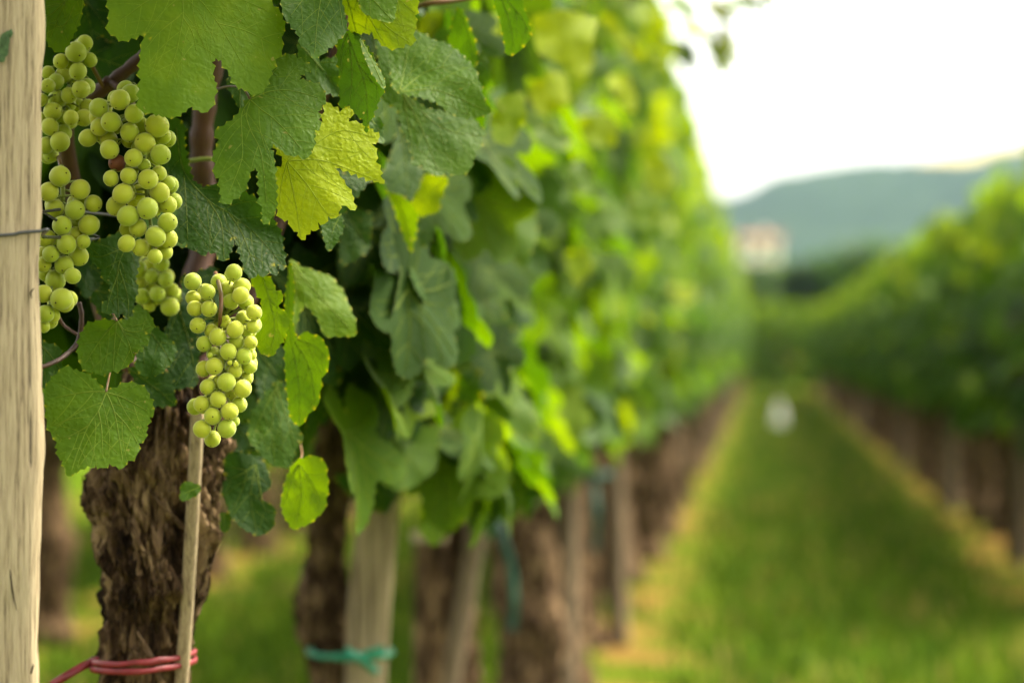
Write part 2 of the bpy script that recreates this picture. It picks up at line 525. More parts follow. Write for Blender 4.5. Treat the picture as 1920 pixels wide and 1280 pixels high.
NEAR_LEAVES = []                   # mesh data of detailed generic leaves
def build_pool():
    for k in range(9):
        rng = random.Random(100 + k)
        P = generic_outline(rng, 54, rng.uniform(.05, .4), rng.uniform(.05, .3))
        sf = generic_surface(rng)
        mains = []
        for a, h in ((0, .93), (R(52), .8), (R(-52), .8), (R(108), .6), (R(-108), .6)):
            b = a * .88
            mains.append(dense([(0, 0), (math.sin(b) * h * 50, math.cos(b) * h * 50), (math.sin(a) * h * 100, math.cos(a) * h * 100)], 9))
        V, F, mi, tp = leaf_geometry(P, mains, sf, rng, 9, 3.2, 9, True, 2.2, True, 2.0)
        me = bpy.data.meshes.new('leaf'); me.from_pydata([tuple(v) for v in V], [], F)
        me.materials.append(M['leaf']); me.materials.append(M['vein'])
        me.polygons.foreach_set('use_smooth', [True] * len(me.polygons)); me.polygons.foreach_set('material_index', mi)
        a = me.attributes.new('tip', 'FLOAT', 'POINT'); a.data.foreach_set('value', np.asarray(tp, np.float32))
        me.update(); NEAR_LEAVES.append(me)
build_pool()

def low_template(seed, n=22, rings=1):
    rng = random.Random(seed); P = generic_outline(rng, n, .25, .2); sf = generic_surface(rng, 1.3)
    V = [sf(0, 0, 0)]; F = []
    for r_ in range(1, rings + 1):
        for x, y in P: V.append(sf(x * r_ / rings, y * r_ / rings, 0))
    for i in range(n): F.append((0, 1 + (i + 1) % n, 1 + i))
    for r_ in range(rings - 1):
        for i in range(n):
            a = 1 + r_ * n + i; b = 1 + r_ * n + (i + 1) % n
            F.append((a, b, b + n)); F.append((a, b + n, a + n))
    return np.array([tuple(v) for v in V]), np.array(F)
LOW = [low_template(s, 14, 1) for s in range(5)]
MID = [low_template(50 + s, 24, 3) for s in range(6)]

def frame_of(nrm, tip):
    n_ = nrm.normalized(); t = (tip - n_ * tip.dot(n_)).normalized(); x = t.cross(n_)
    return Matrix((x, t, n_)).transposed()

def leaf_set(rng, n, hx, y0, y1, z0, z1, size, face=(1, -.25, .45), shape=1.0):
    """Leaves of one vine, local to its base: (position, matrix3, size, tint). The canopy is a slab hx thick each side,
    denser towards its two faces, with a ragged top and bottom edge."""
    out = []
    for _ in range(n):
        s = rng.choice((1, 1, 1, -1)) if rng.random() < .8 else 0
        y = rng.uniform(y0, y1)
        z = z0 + (z1 - z0) * rng.random()
        z += .10 * mnoise.noise((y * 3.1, s * 2.0, z * 2)) 
        wid = hx * (1 - .16 * max(0, (z - z0) / (z1 - z0) - .5) * 2) * (1 + .35 * mnoise.noise((y * 4, z * 4, s)))
        x = s * wid * (.55 + .5 * rng.random()) if s else rng.uniform(-hx, hx) * .6
        sgn = 1 if x >= 0 else -1
        nv = Vector((face[0] * sgn + rng.gauss(0, .45), face[1] + rng.gauss(0, .55), face[2] + rng.gauss(0, .4)))
        tv = Vector((.35 * sgn + rng.gauss(0, .35), rng.gauss(0, .5), -1 + rng.gauss(0, .35)))
        h = (z - z0) / (z1 - z0)
        tint = .32 + .30 * h * h + rng.gauss(0, .13)  # sunlit canopy top painted in: tint turns lime with height
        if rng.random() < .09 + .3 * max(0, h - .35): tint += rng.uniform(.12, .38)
        out.append((Vector((x, y, z)), frame_of(nv, tv), size * rng.uniform(.6, 1.12) * (1 - .25 * max(0, h - .75) * 4 * .5), max(0, min(1, tint))))
    return out

def leaf_mesh(name, leaves, pool, parent=None):
    Vs, Fs, T = [], [], []; off = 0
    for k, (p, m3, s, t) in enumerate(leaves):
        V, F = pool[k % len(pool)]
        A = np.array(m3) * s
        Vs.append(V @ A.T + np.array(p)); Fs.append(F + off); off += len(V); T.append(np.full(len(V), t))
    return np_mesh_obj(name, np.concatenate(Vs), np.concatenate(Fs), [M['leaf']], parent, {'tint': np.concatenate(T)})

def leaf_part(parent, p, m3, s, t, k):
    o = bpy.data.objects.new('leaf', NEAR_LEAVES[k % len(NEAR_LEAVES)]); COL.objects.link(o); o.parent = parent
    m = m3.to_4x4() @ Matrix.Scale(s, 4); m.translation = p
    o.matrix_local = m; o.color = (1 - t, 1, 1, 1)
    return o

# ------------------------------------------------------------------ ground
ROW_L, ROW_R, ROW_LL = -.46, .99, -1.92
def gz(y):
    def sm(a, b): 
        t = max(0., min(1., (y - a) / (b - a))); return t * t * (3 - 2 * t)
    return 4.4 * sm(47, 150) + 5.2 * sm(150, 300) + 9 * sm(300, 700)

def ground_material():
    m, n, l, p, out = newmat('vineyard_ground')
    tc = n.new('ShaderNodeTexCoord'); sep = n.new('ShaderNodeSeparateXYZ'); l.new(tc.outputs['Object'], sep.inputs[0])
    x = sep.outputs[0]
    big = noise(n, l, tc.outputs['Object'], 1.6, 5, .6)
    mid = noise(n, l, tc.outputs['Object'], 5, 5, .7)
    fine = noise(n, l, tc.outputs['Object'], 70, 4, .7)
    g = ramp(n, [(.3, (.026, .056, .005)), (.5, (.058, .100, .006)), (.7, (.13, .155, .016))])
    f = math_n(n, l, 'ADD', math_n(n, l, 'MULTIPLY', big.outputs[0], .45), math_n(n, l, 'ADD', math_n(n, l, 'MULTIPLY', mid.outputs[0], .3), math_n(n, l, 'MULTIPLY', fine.outputs[0], .25)))
    l.new(f, g.inputs[0])
    s = ramp(n, [(.3, (.075, .045, .015)), (.5, (.20, .12, .032)), (.7, (.34, .215, .065))])
    l.new(math_n(n, l, 'ADD', math_n(n, l, 'MULTIPLY', mid.outputs[0], .6), math_n(n, l, 'MULTIPLY', fine.outputs[0], .4)), s.inputs[0])
    d = None
    for r_ in (ROW_L + .08, ROW_R - .1, ROW_LL, -3.4, 2.5):
        a = math_n(n, l, 'ABSOLUTE', math_n(n, l, 'SUBTRACT', x, r_))
        d = a if d is None else math_n(n, l, 'MINIMUM', d, a)
    d = math_n(n, l, 'ADD', d, math_n(n, l, 'MULTIPLY', math_n(n, l, 'SUBTRACT', big.outputs[0], .5), 1.1))
    d = math_n(n, l, 'ADD', d, math_n(n, l, 'MULTIPLY', math_n(n, l, 'SUBTRACT', mid.outputs[0], .5), 1.5))
    mr = n.new('ShaderNodeMapRange'); mr.inputs[1].default_value = -.02; mr.inputs[2].default_value = .16
    l.new(d, mr.inputs[0])
    patch = noise(n, l, tc.outputs['Object'], 2.3, 4, .6)       # weeds creeping over the dry strips
    m2 = n.new('ShaderNodeMapRange'); m2.inputs[1].default_value = .47; m2.inputs[2].default_value = .57; l.new(patch.outputs[0], m2.inputs[0])
    c = mixc(n, l, math_n(n, l, 'MAXIMUM', mr.outputs[0], math_n(n, l, 'MULTIPLY', m2.outputs[0], .9)), s.outputs[0], g.outputs[0])
    l.new(c, p.inputs['Base Color']); p.inputs['Roughness'].default_value = .95; p.inputs['Specular IOR Level'].default_value = .0
    b = n.new('ShaderNodeBump'); b.inputs['Distance'].default_value = .03; b.inputs['Strength'].default_value = .8
    l.new(fine.outputs[0], b.inputs['Height']); l.new(b.outputs[0], p.inputs['Normal'])
    return m
M['ground'] = ground_material()
xs = np.concatenate([np.linspace(-2600, -60, 16), np.linspace(-50, -8, 10), np.linspace(-7, 7, 57), np.linspace(8, 50, 10), np.linspace(60, 2600, 16)])
ys = np.concatenate([np.linspace(-200, -10, 6), np.linspace(-5, 45, 120), np.linspace(47, 160, 40), np.linspace(180, 1500, 30), np.linspace(1700, 4000, 6)])
V = [(x, y, gz(y) + (.02 * mnoise.noise((x * 1.7, y * 1.7, 0)) if abs(x) < 8 and y < 46 else 0)) for y in ys for x in xs]
nx = len(xs)
F = [(j * nx + i, j * nx + i + 1, (j + 1) * nx + i + 1, (j + 1) * nx + i) for j in range(len(ys) - 1) for i in range(nx - 1)]
gnd = mesh_obj('ground', V, F, M['ground']); gnd['kind'] = 'structure'

# grass blades of the alleys
def grass():
    rng = np.random.default_rng(5); N = 90000
    u = rng.random(N); y = 3.6 + (38) * u ** 1.7; x = rng.uniform(-2.9, 2.3, N)
    d = np.min(np.abs(x[:, None] - np.array([[ROW_L + .05, ROW_R - .05, ROW_LL]])), axis=1)
    keep = rng.random(N) < np.clip((d - .12) / .25, .04, 1); x, y = x[keep], y[keep]; N = len(x)
    cl = np.array([mnoise.noise((a * 2.2, b * 2.2, 3)) for a, b in zip(x, y)])
    h = (.035 + .05 * rng.random(N)) * (1 + .7 * cl); wd = .0022 + .003 * rng.random(N) + .0004 * y
    a = rng.uniform(0, 6.28, N); ln = rng.uniform(.1, .9, N) * h; b = rng.uniform(0, 6.28, N)
    z0 = np.full(N, -.012)
    dx, dy = np.cos(a) * wd, np.sin(a) * wd; lx, ly = np.cos(b) * ln, np.sin(b) * ln
    V = np.stack([np.stack([x - dx, y - dy, z0], 1), np.stack([x + dx, y + dy, z0], 1),
                  np.stack([x + dx * .8 + lx * .4, y + dy * .8 + ly * .4, h * .6], 1), np.stack([x - dx * .8 + lx * .4, y - dy * .8 + ly * .4, h * .6], 1),
                  np.stack([x + lx, y + ly, h], 1)], 1).reshape(-1, 3)
    i = np.arange(N)[:, None] * 5
    F = np.concatenate([i + np.array([[0, 1, 2]]), i + np.array([[0, 2, 3]]), i + np.array([[3, 2, 4]])])
    t = np.repeat(np.clip(.5 + .5 * cl + rng.normal(0, .25, N), 0, 1), 5)
    m, n, l, p, out = newmat('grass_blade')
    at_ = n.new('ShaderNodeAttribute'); at_.attribute_name = 'tint'
    r = ramp(n, [(0, (.024, .058, .005)), (.5, (.052, .100, .006)), (.85, (.11, .155, .011)), (1, (.24, .19, .05))])
    l.new(at_.outputs['Fac'], r.inputs[0]); l.new(r.outputs[0], p.inputs['Base Color'])
    p.inputs['Roughness'].default_value = .7; p.inputs['Specular IOR Level'].default_value = .04
    tr = n.new('ShaderNodeBsdfTranslucent'); l.new(r.outputs[0], tr.inputs[0]); mx = n.new('ShaderNodeMixShader'); mx.inputs[0].default_value = .35
    l.new(p.outputs[0], mx.inputs[1]); l.new(tr.outputs[0], mx.inputs[2]); l.new(mx.outputs[0], out.inputs[0])
    o = np_mesh_obj('grass', V, F, m, None, {'tint': t}); o['kind'] = 'stuff'
    return o
grass()

# ------------------------------------------------------------------ hill
def hill():
    ridge = [(-1600, 50), (-700, 40), (-200, 62), (-14, 79), (6, 88), (38, 95), (63, 98), (95, 104), (120, 109), (140, 115), (220, 130), (420, 150), (800, 190), (1600, 210)]
    rx, rz = [a for a, _ in ridge], [b for _, b in ridge]
    xs = np.unique(np.concatenate([np.linspace(-1600, 1600, 60), np.linspace(-120, 320, 150)])); ts = np.linspace(0, 1, 70)
    V = []
    for t in ts:
        y = 640 + 660 * t if t < .75 else 640 + 495 + (t - .75) * 2400
        prof = math.sin(min(1, t / .75) * math.pi / 2) ** 1.15 if t <= .75 else 1 - ((t - .75) / .25) ** 1.5
        for x in xs:
            z = np.interp(x, rx, rz) * 1135 / 1300
            zz = -6 + (z + 6) * prof
            zz += prof * (3.5 * mnoise.noise((x / 60, y / 60, 0)) + 1.6 * mnoise.noise((x / 14, y / 14, 5)) + .9 * mnoise.noise((x / 5, y / 5, 9)))
            V.append((x, y, zz))
    nx = len(xs)
    F = [(j * nx + i, j * nx + i + 1, (j + 1) * nx + i + 1, (j + 1) * nx + i) for j in range(len(ts) - 1) for i in range(nx - 1)]
    m, n, l, p, out = newmat('forested_hill')
    tc = n.new('ShaderNodeTexCoord')
    a = noise(n, l, tc.outputs['Object'], .16, 5, .65); b = noise(n, l, tc.outputs['Object'], .025, 3, .5)
    r = ramp(n, [(.35, (.008, .020, .012)), (.5, (.018, .036, .018)), (.68, (.040, .062, .026))])
    l.new(math_n(n, l, 'ADD', math_n(n, l, 'MULTIPLY', a.outputs[0], .6), math_n(n, l, 'MULTIPLY', b.outputs[0], .4)), r.inputs[0])
    c = r.outputs[0]
    for (cx, cy, cz, sx_, sz_) in ((78, 1010, 80, 14, 4.5), (97, 1030, 85, 12, 4.0)):   # meadows cut into the forest
        v = n.new('ShaderNodeVectorMath'); v.operation = 'SUBTRACT'; l.new(tc.outputs['Object'], v.inputs[0]); v.inputs[1].default_value = (cx, cy, cz)
        d = n.new('ShaderNodeVectorMath'); d.operation = 'DIVIDE'; l.new(v.outputs[0], d.inputs[0]); d.inputs[1].default_value = (sx_, 120, sz_)
        ln = n.new('ShaderNodeVectorMath'); ln.operation = 'LENGTH'; l.new(d.outputs[0], ln.inputs[0])
        q = math_n(n, l, 'ADD', ln.outputs['Value'], math_n(n, l, 'MULTIPLY', math_n(n, l, 'SUBTRACT', a.outputs[0], .5), .9))
        mr = n.new('ShaderNodeMapRange'); mr.inputs[1].default_value = .8; mr.inputs[2].default_value = 1.1; l.new(q, mr.inputs[0])
        c = mixc(n, l, mr.outputs[0], (.42, .35, .18), c)
    l.new(c, p.inputs['Base Color']); p.inputs['Roughness'].default_value = 1; p.inputs['Specular IOR Level'].default_value = 0
    o = mesh_obj('hills', V, F, m); o['kind'] = 'structure'
hill()

# ------------------------------------------------------------------ trunks and stakes
def trunk_geometry(path, radii, seed, nth=72, nz=90, depth=.006, strips=120, knots=()):
    """Gnarled vine trunk: noise-displaced lathe along a path, plus peeling strips of bark. local coordinates"""
    rng = random.Random(seed); P = [Vector(p) for p in path]
    def sample(t):
        f = t * (len(P) - 1); i = min(int(f), len(P) - 2); q = f - i; q2 = q * q * (3 - 2 * q)
        return P[i].lerp(P[i + 1], q), radii[i] * (1 - q2) + radii[i + 1] * q2
    def surf(t, a, lift=0.):
        c, r = sample(t)
        h = c.z; tw = a + h * 3.0
        k = Vector((math.cos(tw) * 2.2, math.sin(tw) * 2.2, h * 9 + seed))
        d = mnoise.noise(k) * r * .22
        k2 = Vector((math.cos(tw) * 9, math.sin(tw) * 9, h * 13 + seed)); e = 1 - abs(mnoise.noise(k2)) * 2
        k3 = Vector((math.cos(tw) * 26, math.sin(tw) * 26, h * 22 + seed)); g = 1 - abs(mnoise.noise(k3)) * 2
        d += depth * (e * .5 + g * .55)
        sk = tw + h * 5
        ds, _ = mnoise.voronoi(Vector((math.cos(sk) * 5.5 + .5 * mnoise.noise(k2), math.sin(sk) * 5.5, h * 34 + seed)))
        ck = min(1, (ds[1] - ds[0]) * 3.0); d += depth * (.9 * ck - .5) * (.6 + .8 * abs(mnoise.noise(k2 * .4)))
        for (tz, ta, ks, kh) in knots:
            da = (a - ta + math.pi) % (2 * math.pi) - math.pi
            d += kh * math.exp(-((h - tz) / ks) ** 2 - (da * r / ks) ** 2)
        return c + Vector((math.cos(a), math.sin(a), 0)) * (r + d + lift)
    V, F = [], []
    for i in range(nz + 1):
        for j in range(nth): V.append(surf(i / nz, 2 * math.pi * j / nth))
    for i in range(nz):
        for j in range(nth):
            a, b = i * nth + j, i * nth + (j + 1) % nth; F.append((a, b, b + nth, a + nth))
    top = len(V); V.append(sample(1)[0] + Vector((0, 0, radii[-1] * .3)))
    for j in range(nth): F.append((nz * nth + j, nz * nth + (j + 1) % nth, top))
    mi = [0] * len(F)
    L = abs(P[-1].z - P[0].z)
    for _ in range(strips):
        t = rng.uniform(.02, .97); a = rng.uniform(0, 6.28); ln = rng.uniform(.02, .075) / L; wd = rng.uniform(.0010, .0045)
        sl = rng.gauss(-.35, .3); base = len(V); k = 6; lf = rng.uniform(.0, .006)
        for i in range(k + 1):
            q = i / k; tt = min(.99, max(0.01, t + ln * (q - .5))); c, r = sample(tt)
            aa = a + sl * ln * L / r * (q - .5); ww = wd / r * math.sin(math.pi * (.12 + .8 * q))
            up = .0002 + lf * (abs(q - .4) ** 2) * 1.6
            V.append(surf(tt, aa - ww, up)); V.append(surf(tt, aa, up + .0010)); V.append(surf(tt, aa + ww, up))
        for i in range(k):
            for s in (0, 1):
                b = base + i * 3 + s; F.append((b, b + 1, b + 4, b + 3)); 
        mi += [1 if rng.random() < .55 else 0] * (2 * k)
    return V, F, mi

def stake_geometry(h, wx, wy, seed, z0=0.0, lean=(0, 0), n=14, nz=24):
    rng = random.Random(seed); V, F = [], []
    for i in range(nz + 1):
        z = z0 + (h - z0) * i / nz
        for j in range(n):
            a = 2 * math.pi * j / n; c, s = math.cos(a), math.sin(a)
            k = (abs(c) ** 3.2 + abs(s) ** 3.2) ** (-1 / 3.2)
            q = 1 + .10 * mnoise.noise((c * 1.3 + seed, s * 1.3, z * 5)) + .04 * mnoise.noise((c * 5, s * 5 + seed, z * 9))
            V.append(Vector((c * k * wx * q + lean[0] * (z - z0) + .006 * mnoise.noise((seed, 1, z * 3)), s * k * wy * q + lean[1] * (z - z0), z)))
    for i in range(nz):
        for j in range(n):
            a, b = i * n + j, i * n + (j + 1) % n; F.append((a, b, b + n, a + n))
    F.append(tuple(range(n))[::-1]); F.append(tuple(range(nz * n, nz * n + n)))
    return V, F


# ------------------------------------------------------------------ end post of the row
def px_edge(table, y):
    return np.interp(y, [a for _, a in table], [b for b, _ in table])

def on_face(px, py, lift):
    # a point on the timber's front face (plane through its right edge), lifted off it
    d = (at(px, py, 1) - cam.location); e0 = at(79, 640, 1.5); n_ = Vector((.299, -.954, 0))
    return cam.location + d * ((e0 + n_ * lift - cam.location).dot(n_) / d.dot(n_))
def build_post():
    t = thing('wooden_post', 'weathered pale split timber post with wire at the end of the vine row', 'post', (-.53, 1.53, 0))
    edge = [(84, -400), (82, 0), (83, 80), (79, 160), (79, 400), (74, 560), (79, 700), (86, 870), (84, 900), (77, 1000), (72, 1150), (74, 1280), (72, 1700)]
    V, F = [], []; nz = 110; ring = 22
    for i in range(nz + 1):
        z = -.02 + 1.84 * i / nz
        py = 655 - (z - H) / 1.5 * FPX
        e0 = at(px_edge(edge, py), 640, 1.5); rx = Vector((.954, .299)); ry = Vector((-.299, .954))
        wd = .098 + .004 * mnoise.noise((2, 0, z * 4)); c0 = Vector((e0.x, e0.y)) + ry * (.003 * mnoise.noise((5, 0, z * 5)))
        c = [c0 - rx * wd, c0, c0 + ry * .085 - rx * .003, c0 + ry * .085 - rx * wd]
        pts = []
        for k in range(4):                              # split edges with a small uneven chamfer
            a = Vector(c[k]); b = Vector(c[(k + 1) % 4]); e = (b - a).normalized() * .006
            pts.append(a + e)
            for q in (.25, .5, .75): pts.append(a.lerp(b, q))
            pts.append(b - e)
        for k, p in enumerate(pts):
            j = .0018 * mnoise.noise((p.x * 150, p.y * 150, z * 10)) + .0022 * mnoise.noise((p.x * 60, p.y * 60, z * 28))
            f = 1 if 0 <= k < 5 else 0
            V.append(Vector((p.x + (j if not f else 0), p.y + (j if f else 0), z)))
    n = 20
    for i in range(nz):
        for j in range(n):
            a, b = i * n + j, i * n + (j + 1) % n; F.append((a, b, b + n, a + n))
    F.append(tuple(range(n))[::-1]); F.append(tuple(range(nz * n, nz * n + n)))
    mesh_obj('timber', rel(t, V), F, M['post'], t)
    # open drying cracks
    for pts in ([(14, 1000), (18, 1060), (24, 1110), (31, 1143)], [(37, 1022), (41, 1050), (44, 1068)], [(60, 560), (58, 548), (64, 540)], [(62, 1242), (58, 1262), (64, 1245)]):
        L = spline([on_face(x, y, .0006) for x, y in pts], 5); k = len(L)
        v, f = tube(L, [.0001 + .0004 * math.sin(math.pi * (i + .3) / k) for i in range(k)], 6)
        mesh_obj('crack', rel(t, v), f, M['crack'], t)
    rng = random.Random(4); V, F = [], []
    for (cx, cy, rx_, ry_) in ((8, 85, 11, 30), (19, 63, 6, 8), (2, 110, 8, 8)):      # blotch of green
        b = len(V); k = 18; V.append(on_face(cx, cy, .0035))
        for i in range(k):
            a = 2 * math.pi * i / k; q = rng.uniform(.75, 1.1); V.append(on_face(cx + rx_ * q * math.cos(a), cy + ry_ * q * math.sin(a), .0025))
        for i in range(k): F.append((b, b + 1 + (i + 1) % k, b + 1 + i))
    mesh_obj('green_mark', rel(t, V), F, M['mark'], t)
    # wire
    a = [(-.60, 1.50), ]
    pl = on_face(-215, 446, .003); pr = on_face(77, 433, .003)
    L = spline([(-.60, 2.6, .905), (-.60, 1.7, .885), pl + Vector((-.03, .06, 0)), pl, on_face(0, 441, .003), on_face(40, 436, .003), pr, pr + Vector((.002, .008, .001)), pr + Vector((-.02, .075, .0)), pr + Vector((-.025, .2, .004)), (-.47, 2.6, .885), (-.45, 12, .9), (-.45, 40, .9)], 8)
    v, f = tube(L, .0011, 8); o = mesh_obj('trellis_wire', v, f, M['wire'])
    tag(o, 'thin dark wire looped round the weathered timber post', 'wire')
build_post()

# ------------------------------------------------------------------ first vine
VINE0 = thing('grapevine', 'nearest old vine with thick shaggy trunk, sharp leaves and hanging grapes beside the timber post', 'grapevine', (-.467, 1.85, 0), 0, 'vines of the left row')

def trunk_from_px(parent, rows, D, seed, below, **kw):
    """rows: (y, left, right) in photograph pixels, top first; continued below the picture down to the ground"""
    path, rad = [], []
    for y, l_, r_ in rows:
        path.append(at((l_ + r_) / 2, y, D)); rad.append((r_ - l_) / 2 * PXM * D * .93)
    path = path[::-1]; rad = rad[::-1]
    x, yy = path[0].x, path[0].y
    path = [Vector((x + dx, yy, z)) for z, dx, _ in below] + path; rad = [r for _, _, r in below] + rad
    # even steps in height
    zs = [p.z for p in path]; Z = np.linspace(zs[0], zs[-1], 26)
    path2 = [Vector((np.interp(z, zs, [p.x for p in path]), np.interp(z, zs, [p.y for p in path]), z)) for z in Z]
    rad2 = [float(np.interp(z, zs, rad)) - kw.get('depth', .006) * .75 for z in Z]
    V, F, mi = trunk_geometry(rel(parent, path2), rad2, seed, **kw)
    return mesh_obj('trunk', V, F, [M['bark'], M['bark_light']], parent, True, mi)

trunk_from_px(VINE0, [(700, 240, 420), (760, 205, 440), (830, 178, 432), (880, 166, 425), (950, 166, 414), (1000, 170, 408), (1060, 170, 402), (1092, 186, 400), (1112, 190, 396), (1150, 190, 372), (1210, 187, 354), (1280, 182, 350)],
              1.85, 3, [(-.03, .01, .060), (.12, .008, .045), (.3, .003, .038), (.45, 0, .035)], depth=.0085, nth=200, nz=420, strips=260,
              knots=[(.60, -1.1, .014, .012), (.665, -2.4, .012, .006), (.69, -1.9, .014, .010), (.64, -.3, .012, .012)])

def cane(parent, pts, r0, r1, mat='cane', name='cane', n=10):
    L = spline([at(*p) if len(p) == 3 and p[2] < 50 and abs(p[0]) > 3 else p for p in pts], 6); k = len(L)
    v, f = tube(L, [(r0 + (r1 - r0) * i / (k - 1)) * (1 + .10 * math.sin(i * 1.9) * (mat == 'cane')) for i in range(k)], n)
    return mesh_obj(name, rel(parent, v), f, M[mat], parent)

cane(VINE0, [(300, 735, 1.85), (215, 640, 1.86), (150, 420, 1.86), (120, 215, 1.80), (150, 197, 1.76), (185, 172, 1.745), (215, 150, 1.74), (265, 108, 1.735), (330, 40, 1.72), (380, -90, 1.70), (420, -300, 1.72)], .0075, .0035)
cane(VINE0, [(198, 150, 1.738), (210, 156, 1.735), (224, 167, 1.725)], .003, .0022)
cane(VINE0, [(330, 740, 1.87), (360, 560, 1.88), (388, 420, 1.89), (378, 300, 1.88), (384, 200, 1.87), (410, 60, 1.86), (430, -200, 1.85), (440, -700, 1.86)], .012, .006)
cane(VINE0, [(360, 720, 1.90), (470, 560, 1.96), (560, 300, 1.98), (640, 60, 1.95), (700, -300, 1.93)], .008, .004)
cane(VINE0, [(348, 303, 1.83), (390, 298, 1.82), (450, 306, 1.83)], .0017, .0014, 'pedicel')
cane(VINE0, [(760, 20, 1.9), (800, 8, 1.88), (840, 2, 1.88), (900, -8, 1.9)], .0022, .0026, 'petiole')
cane(VINE0, [(148, 566, 1.70), (153, 595, 1.70), (146, 640, 1.70), (120, 668, 1.69), (92, 683, 1.67), (70, 690, 1.66)], .0017, .0016, 'cane', 'tendril')
cane(VINE0, [(110, 595, 1.71), (122, 612, 1.71), (146, 628, 1.705)], .0013, .0010, 'cane', 'tendril')

# leaves of the first vine seen sharp: traced outline, main veins, distance, tilt
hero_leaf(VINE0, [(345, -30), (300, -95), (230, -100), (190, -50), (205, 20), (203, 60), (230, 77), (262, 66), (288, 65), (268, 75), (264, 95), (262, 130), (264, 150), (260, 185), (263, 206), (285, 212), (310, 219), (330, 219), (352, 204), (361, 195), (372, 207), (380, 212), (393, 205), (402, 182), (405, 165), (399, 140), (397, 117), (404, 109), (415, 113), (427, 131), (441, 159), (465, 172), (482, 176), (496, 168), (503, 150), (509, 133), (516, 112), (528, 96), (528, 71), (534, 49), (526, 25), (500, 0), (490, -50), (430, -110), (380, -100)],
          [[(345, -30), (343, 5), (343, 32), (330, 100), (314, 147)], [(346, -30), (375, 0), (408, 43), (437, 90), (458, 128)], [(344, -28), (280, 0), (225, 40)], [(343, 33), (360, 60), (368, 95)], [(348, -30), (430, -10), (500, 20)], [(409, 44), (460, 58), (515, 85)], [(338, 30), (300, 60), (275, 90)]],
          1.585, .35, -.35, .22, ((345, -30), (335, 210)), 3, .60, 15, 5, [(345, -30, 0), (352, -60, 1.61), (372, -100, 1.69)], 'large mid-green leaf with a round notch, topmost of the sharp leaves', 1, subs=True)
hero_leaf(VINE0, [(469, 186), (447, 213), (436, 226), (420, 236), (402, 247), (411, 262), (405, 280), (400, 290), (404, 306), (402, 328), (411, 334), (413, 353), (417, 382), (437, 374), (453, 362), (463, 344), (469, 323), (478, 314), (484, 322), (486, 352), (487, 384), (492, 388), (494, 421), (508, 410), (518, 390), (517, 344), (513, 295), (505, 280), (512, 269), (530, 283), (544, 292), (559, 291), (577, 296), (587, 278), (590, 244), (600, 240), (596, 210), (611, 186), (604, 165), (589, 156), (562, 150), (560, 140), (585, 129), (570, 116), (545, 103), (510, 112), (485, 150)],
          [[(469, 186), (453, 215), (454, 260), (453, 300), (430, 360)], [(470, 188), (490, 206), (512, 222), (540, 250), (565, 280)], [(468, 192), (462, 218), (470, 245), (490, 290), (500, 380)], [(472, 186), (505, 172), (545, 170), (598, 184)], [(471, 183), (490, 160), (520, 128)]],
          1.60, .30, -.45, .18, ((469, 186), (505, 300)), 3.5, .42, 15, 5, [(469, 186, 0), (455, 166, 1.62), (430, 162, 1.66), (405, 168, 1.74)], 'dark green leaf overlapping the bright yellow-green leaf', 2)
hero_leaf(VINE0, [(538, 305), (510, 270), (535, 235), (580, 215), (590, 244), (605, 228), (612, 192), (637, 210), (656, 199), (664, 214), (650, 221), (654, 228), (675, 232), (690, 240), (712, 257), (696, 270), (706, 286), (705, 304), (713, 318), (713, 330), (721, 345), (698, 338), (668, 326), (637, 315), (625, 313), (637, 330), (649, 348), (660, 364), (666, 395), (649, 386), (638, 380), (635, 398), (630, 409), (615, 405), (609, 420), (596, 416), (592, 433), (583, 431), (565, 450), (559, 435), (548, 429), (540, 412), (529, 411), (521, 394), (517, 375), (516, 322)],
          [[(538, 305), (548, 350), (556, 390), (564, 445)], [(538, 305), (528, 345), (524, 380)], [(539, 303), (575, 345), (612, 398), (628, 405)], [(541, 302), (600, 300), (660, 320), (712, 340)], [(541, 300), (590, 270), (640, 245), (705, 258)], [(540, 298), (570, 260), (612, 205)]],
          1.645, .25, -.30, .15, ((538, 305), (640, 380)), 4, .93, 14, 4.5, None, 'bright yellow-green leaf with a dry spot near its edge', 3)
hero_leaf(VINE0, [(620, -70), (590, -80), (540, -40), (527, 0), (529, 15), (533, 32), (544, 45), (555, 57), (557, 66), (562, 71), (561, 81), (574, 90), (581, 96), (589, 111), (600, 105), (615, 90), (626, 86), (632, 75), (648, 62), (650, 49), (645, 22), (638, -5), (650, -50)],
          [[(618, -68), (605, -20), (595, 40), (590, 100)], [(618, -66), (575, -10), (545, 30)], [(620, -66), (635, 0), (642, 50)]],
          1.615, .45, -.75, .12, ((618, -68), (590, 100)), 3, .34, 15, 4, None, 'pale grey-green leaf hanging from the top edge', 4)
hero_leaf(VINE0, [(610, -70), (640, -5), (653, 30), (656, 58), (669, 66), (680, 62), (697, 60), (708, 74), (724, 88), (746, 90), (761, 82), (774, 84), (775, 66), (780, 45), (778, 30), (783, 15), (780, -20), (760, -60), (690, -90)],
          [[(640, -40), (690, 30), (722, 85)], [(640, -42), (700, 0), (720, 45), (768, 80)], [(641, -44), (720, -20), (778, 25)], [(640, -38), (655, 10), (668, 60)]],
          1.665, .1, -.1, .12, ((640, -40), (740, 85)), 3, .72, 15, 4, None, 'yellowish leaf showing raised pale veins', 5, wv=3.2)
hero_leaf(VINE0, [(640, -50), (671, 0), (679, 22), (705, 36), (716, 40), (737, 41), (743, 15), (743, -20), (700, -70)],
          [[(660, -45), (700, 0), (735, 38)]], 1.64, .5, -.3, .1, ((660, -45), (735, 38)), 2, .46, 14, 3, None, None, 6)
